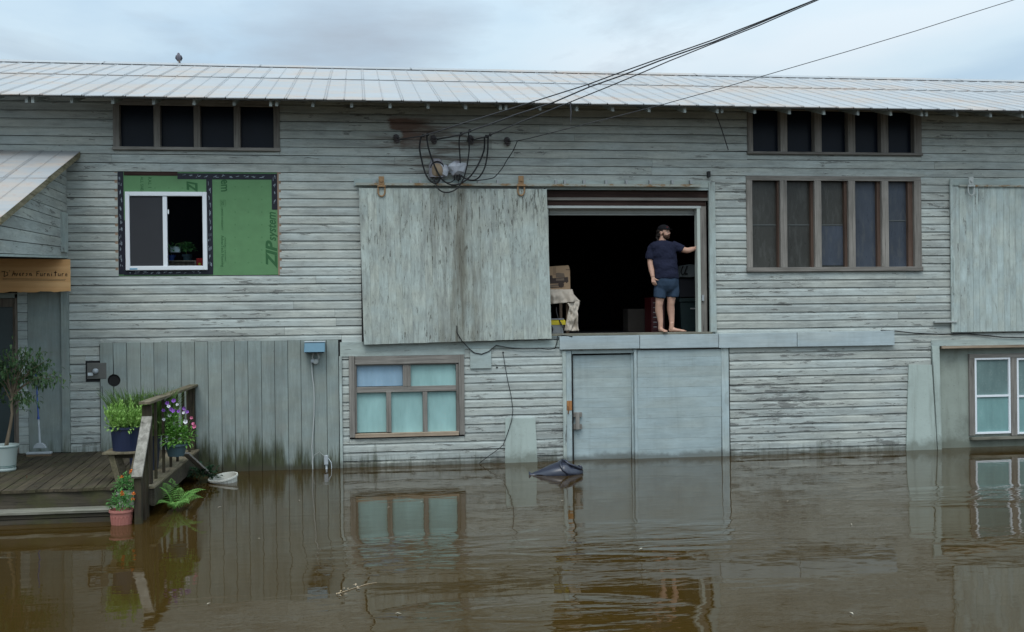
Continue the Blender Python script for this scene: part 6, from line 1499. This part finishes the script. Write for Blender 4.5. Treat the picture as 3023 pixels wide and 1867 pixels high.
# hanging hand
def finger(base, d, L_, r_, curl, side):
    p_ = base; pts = [p_ - d * .02, p_]; dd2 = d.copy()
    for k in range(3): dd2 = (Matrix.Rotation(curl, 3, side) @ dd2); p_ = p_ + dd2 * L_ * (.42, .32, .26)[k]; pts.append(p_)
    B_.tube(pts, [r_, r_, r_ * .95, r_ * .88, r_ * .7], 8)
wr = H(325, 750, -.07); hd = (H(345, 850, -.09) - H(325, 750, -.07)).normalized(); hs = Vector((0.75, -0.6, 0)).normalized(); hn = hd.cross(hs).normalized()
rings_c = []
B_.tube([wr, wr + hd * .035, wr + hd * .07, wr + hd * .095], [.028, .036, .042, .040], 12, rb=[.022, .02, .018, .015])
for k, (o_, L_) in enumerate(((-.033, .070), (-.011, .080), (.011, .076), (.033, .060))): finger(wr + hd * .092 + hs * o_ * .95, hd, L_, .0095, math.radians(24), hs)
finger(wr + hd * .03 + hs * .034, (hd * .8 + hs * .5 - hn * .2).normalized(), .068, .011, math.radians(14), hn)
# reaching hand, closed on the jamb
w2_ = H(850, 395, .03); d2 = (Vector((2060 * 0, 0, 0)) + (W(2058, 726, .10) - w2_)).normalized(); s2_ = Vector((0, -.3, 1)).normalized(); n2_ = d2.cross(s2_).normalized()
B_.tube([w2_, w2_ + d2 * .03, w2_ + d2 * .055], [.028, .034, .034], 12, rb=[.022, .018, .016])
for k, (o_, L_) in enumerate(((.030, .062), (.010, .070), (-.010, .066), (-.030, .054))): finger(w2_ + d2 * .05 + s2_ * o_, d2, L_, .0095, math.radians(-22), s2_)
finger(w2_ + d2 * .02 + s2_ * .03, (d2 * .7 + s2_ * .6 - n2_ * .3).normalized(), .055, .011, math.radians(10), n2_)
# legs
def A(zx, zy, dy): return H(zx, zy, dy)
limb([A(430, 840, 0), A(415, 930, 0), A(407, 1050, -.01), A(400, 1110, 0), A(402, 1170, .015), A(415, 1260, .01), A(422, 1325, 0)], [.105, .095, .068, .063, .067, .052, .042])
limb([A(560, 840, .03), A(555, 930, .03), A(550, 1045, .02), A(546, 1100, .03), A(548, 1160, .05), A(556, 1250, .05), A(560, 1315, .04)], [.105, .095, .068, .063, .067, .052, .042])
def foot(an, d, L_):
    d = d.normalized(); s_ = Vector((-d.y, d.x, 0)); p = Vector((an.x, an.y, FZ))
    B_.tube([an + Vector((0, 0, .01)), p + Vector((0, 0, .05)) - d * .01], [.042, .042], 12)
    B_.tube([p - d * .05 + UPV * .028, p - d * .02 + UPV * .036, p + d * .04 + UPV * .040, p + d * .09 + UPV * .030, p + d * (L_ - .06) + UPV * .020, p + d * (L_ - .04) + UPV * .016], [.024, .034, .036, .040, .045, .042], 14, rb=[.026, .034, .038, .028, .018, .014])
    for k, (o_, ll) in enumerate(((-.034, .0), (-.014, -.002), (.003, -.008), (.019, -.016), (.034, -.026))):
        t_ = p + d * (L_ - .045 + ll) + s_ * o_ * fs_ + UPV * .013; B_.tube([t_ - d * .02, t_, t_ + d * .022, t_ + d * .032], [.010, .0125 if k == 0 else .0095, .012 if k == 0 else .009, .006], 8)
fs_ = 1; foot(A(422, 1325, .0), Vector((.12, -1, 0)), .25)
fs_ = -1; foot(A(560, 1320, .03), Vector((.93, -.42, 0)), .26)
body = remesh(B_, 'body', 'skin', man, 0.0065, 4)
# t-shirt
T_ = MB()
rings(T_, [(H(*a), rx * U, ry, YW_) for a, rx, ry in (((440, 304), 74, .078), ((446, 322), 130, .100), ((452, 350), 168, .130), ((456, 420), 164, .142), ((470, 520), 152, .150), ((482, 640), 154, .165), ((494, 730), 156, .17), ((500, 772), 158, .17))])
def tube_(mb, pts, rs, n=14): mb.tube(pts, rs, n)
tube_(T_, [H(352, 372, .03), H(312, 415, .02), H(296, 480, .02), H(290, 530, .02)], [.090, .086, .084, .086]); tube_(T_, [H(560, 350, .03), H(625, 370, .01), H(668, 398, -.02), H(692, 412, -.03)], [.078, .076, .074, .074])
def wrinkle(amp, fr, seed, st=(1, 1, 1)):
    def f(co, no):
        v = Vector((co.x * st[0], co.y * st[1], co.z * st[2])) * fr + Vector((seed, 0, 0)); return co + no * (mnoise.noise(v) * amp + abs(mnoise.noise(v * 2.1)) * amp * .5)
    return f
remesh(T_, 'shirt', 'tee', man, 0.011, 4, wrinkle(.018, 7, 1, (1, 1, 1.8)))
Q_ = MB()
rings(Q_, [(H(*a), rx * U, ry, YW_) for a, rx, ry in (((498, 752), 142, .15), ((498, 800), 148, .16), ((498, 860), 150, .150), ((497, 900), 140, .125), ((497, 935), 112, .09), ((497, 955), 70, .05))])
tube_(Q_, [A(432, 830, 0), A(418, 920, -.005), A(408, 1012, -.01)], [.112, .115, .105]); tube_(Q_, [A(562, 830, .03), A(566, 920, .025), A(567, 1000, .02)], [.112, .116, .108])
remesh(Q_, 'shorts', 'shorts', man, 0.011, 3, wrinkle(.013, 9, 5, (1.5, 1.5, .6)))
# cap, hair, beard, eyes
K_ = MB(); K_.ball(hp(-.008, 0, .050), (.112, .092, .085), 20, 12, hq); K_.v = [v if v[2] > hc.z + .040 else (v[0], v[1], hc.z + .040) for v in K_.v]; cp_ = K_.build('cap', 'cap', man, smooth=True)
bm_ = MB(); vs = []
for k in range(9):
    a_ = -1.0 + 2.0 * k / 8; vs += [hp(.080 - .02 * abs(a_), a_ * .070, .046), hp(.150 - .035 * a_ * a_, a_ * .062, .052 - .010 * a_ * a_)]
bm_.add(vs, [(2 * k, 2 * k + 1, 2 * k + 3, 2 * k + 2) for k in range(8)]); o = bm_.build('brim', 'cap', cp_); o.modifiers.new('s', 'SOLIDIFY').thickness = 0.006
e_ = MB()
for k, (f_, s_, u_, r_) in enumerate(((.076, -.035, .083, .010), (.082, -.018, .080, .012), (.079, -.040, .070, .010), (.072, -.050, .078, .008))): e_.ball(hp(f_, s_, u_), (r_, r_ * .8, r_ * .7), 8, 6, hq)
e_.build('emblem', 'capr', cp_)
Hh = MB(); rr = random.Random(12)
for _ in range(60):
    t = rr.random(); p = hp(-.085 - .045 * rr.random() * (1 - abs(t - .5)), rr.uniform(-.055, .045), .03 - .17 * t); Hh.ball(p, rr.uniform(.014, .026), 7, 5)
for s_ in (-1, 1):
    for _ in range(22): Hh.ball(hp(-.03 + rr.uniform(-.035, .045), s_ * (.076 - .01 * rr.random()), rr.uniform(.012, .05)), .012, 6, 5)
    for _ in range(14): Hh.ball(hp(-.06 + rr.uniform(-.03, .01), s_ * .062, rr.uniform(-.07, .04)), .018, 6, 5)
remesh(Hh, 'hair', 'hair', man, 0.007, 1, wrinkle(.006, 60, 3))
Br = MB(); Br.ball(hp(.038, 0, -.078), (.066, .066, .050), 16, 10, hq); Br.ball(hp(.068, 0, -.092), (.034, .040, .034), 14, 8, hq); Br.tube([hp(.020, -.071, -.01), hp(.022, -.068, -.05), hp(.04, -.05, -.085)], [.010, .015, .016], 8); Br.tube([hp(.020, .071, -.01), hp(.022, .068, -.05), hp(.04, .05, -.085)], [.010, .015, .016], 8)
Br.tube([hp(.090, -.026, -.052), hp(.101, -.012, -.043), hp(.105, 0, -.042), hp(.101, .012, -.043), hp(.090, .026, -.052)], .0065, 6)
remesh(Br, 'beard', 'beard', man, 0.005, 1, wrinkle(.003, 90, 2))
MB().tube([hp(.092, -.020, -.057), hp(.103, 0, -.056), hp(.092, .020, -.057)], .0055, 6).build('mouth', 'lip', man, smooth=True)
for s_ in (-1, 1):
    MB().ball(hp(.079, s_ * .031, .006), (.009, .012, .0055), 10, 8, hq).build('eye', 'eyew', man, smooth=True); MB().ball(hp(.0865, s_ * .031, .006), (.003, .0055, .0052), 8, 6, hq).build('pupil', 'black', man)
    MB().tube([hp(.088, s_ * .013, .026), hp(.090, s_ * .03, .031), hp(.078, s_ * .045, .026)], .0042, 6).build('eyebrow', 'hair', man)

# ================================================================== finish: give single-mesh things an origin at their base
bpy.context.view_layer.update()
for o in list(COL.objects):
    if o.type == 'MESH' and o.parent is None and not o.children and o.get('kind') != 'structure' and o.data.users == 1 and o.location.length < 1e-9:
        xs = [v.co for v in o.data.vertices]
        c = Vector((sum(v.x for v in xs) / len(xs), sum(v.y for v in xs) / len(xs), min(v.z for v in xs)))
        o.data.transform(Matrix.Translation(-c)); o.location = c
for o in COL.objects:
    if '_org' in o: del o['_org']
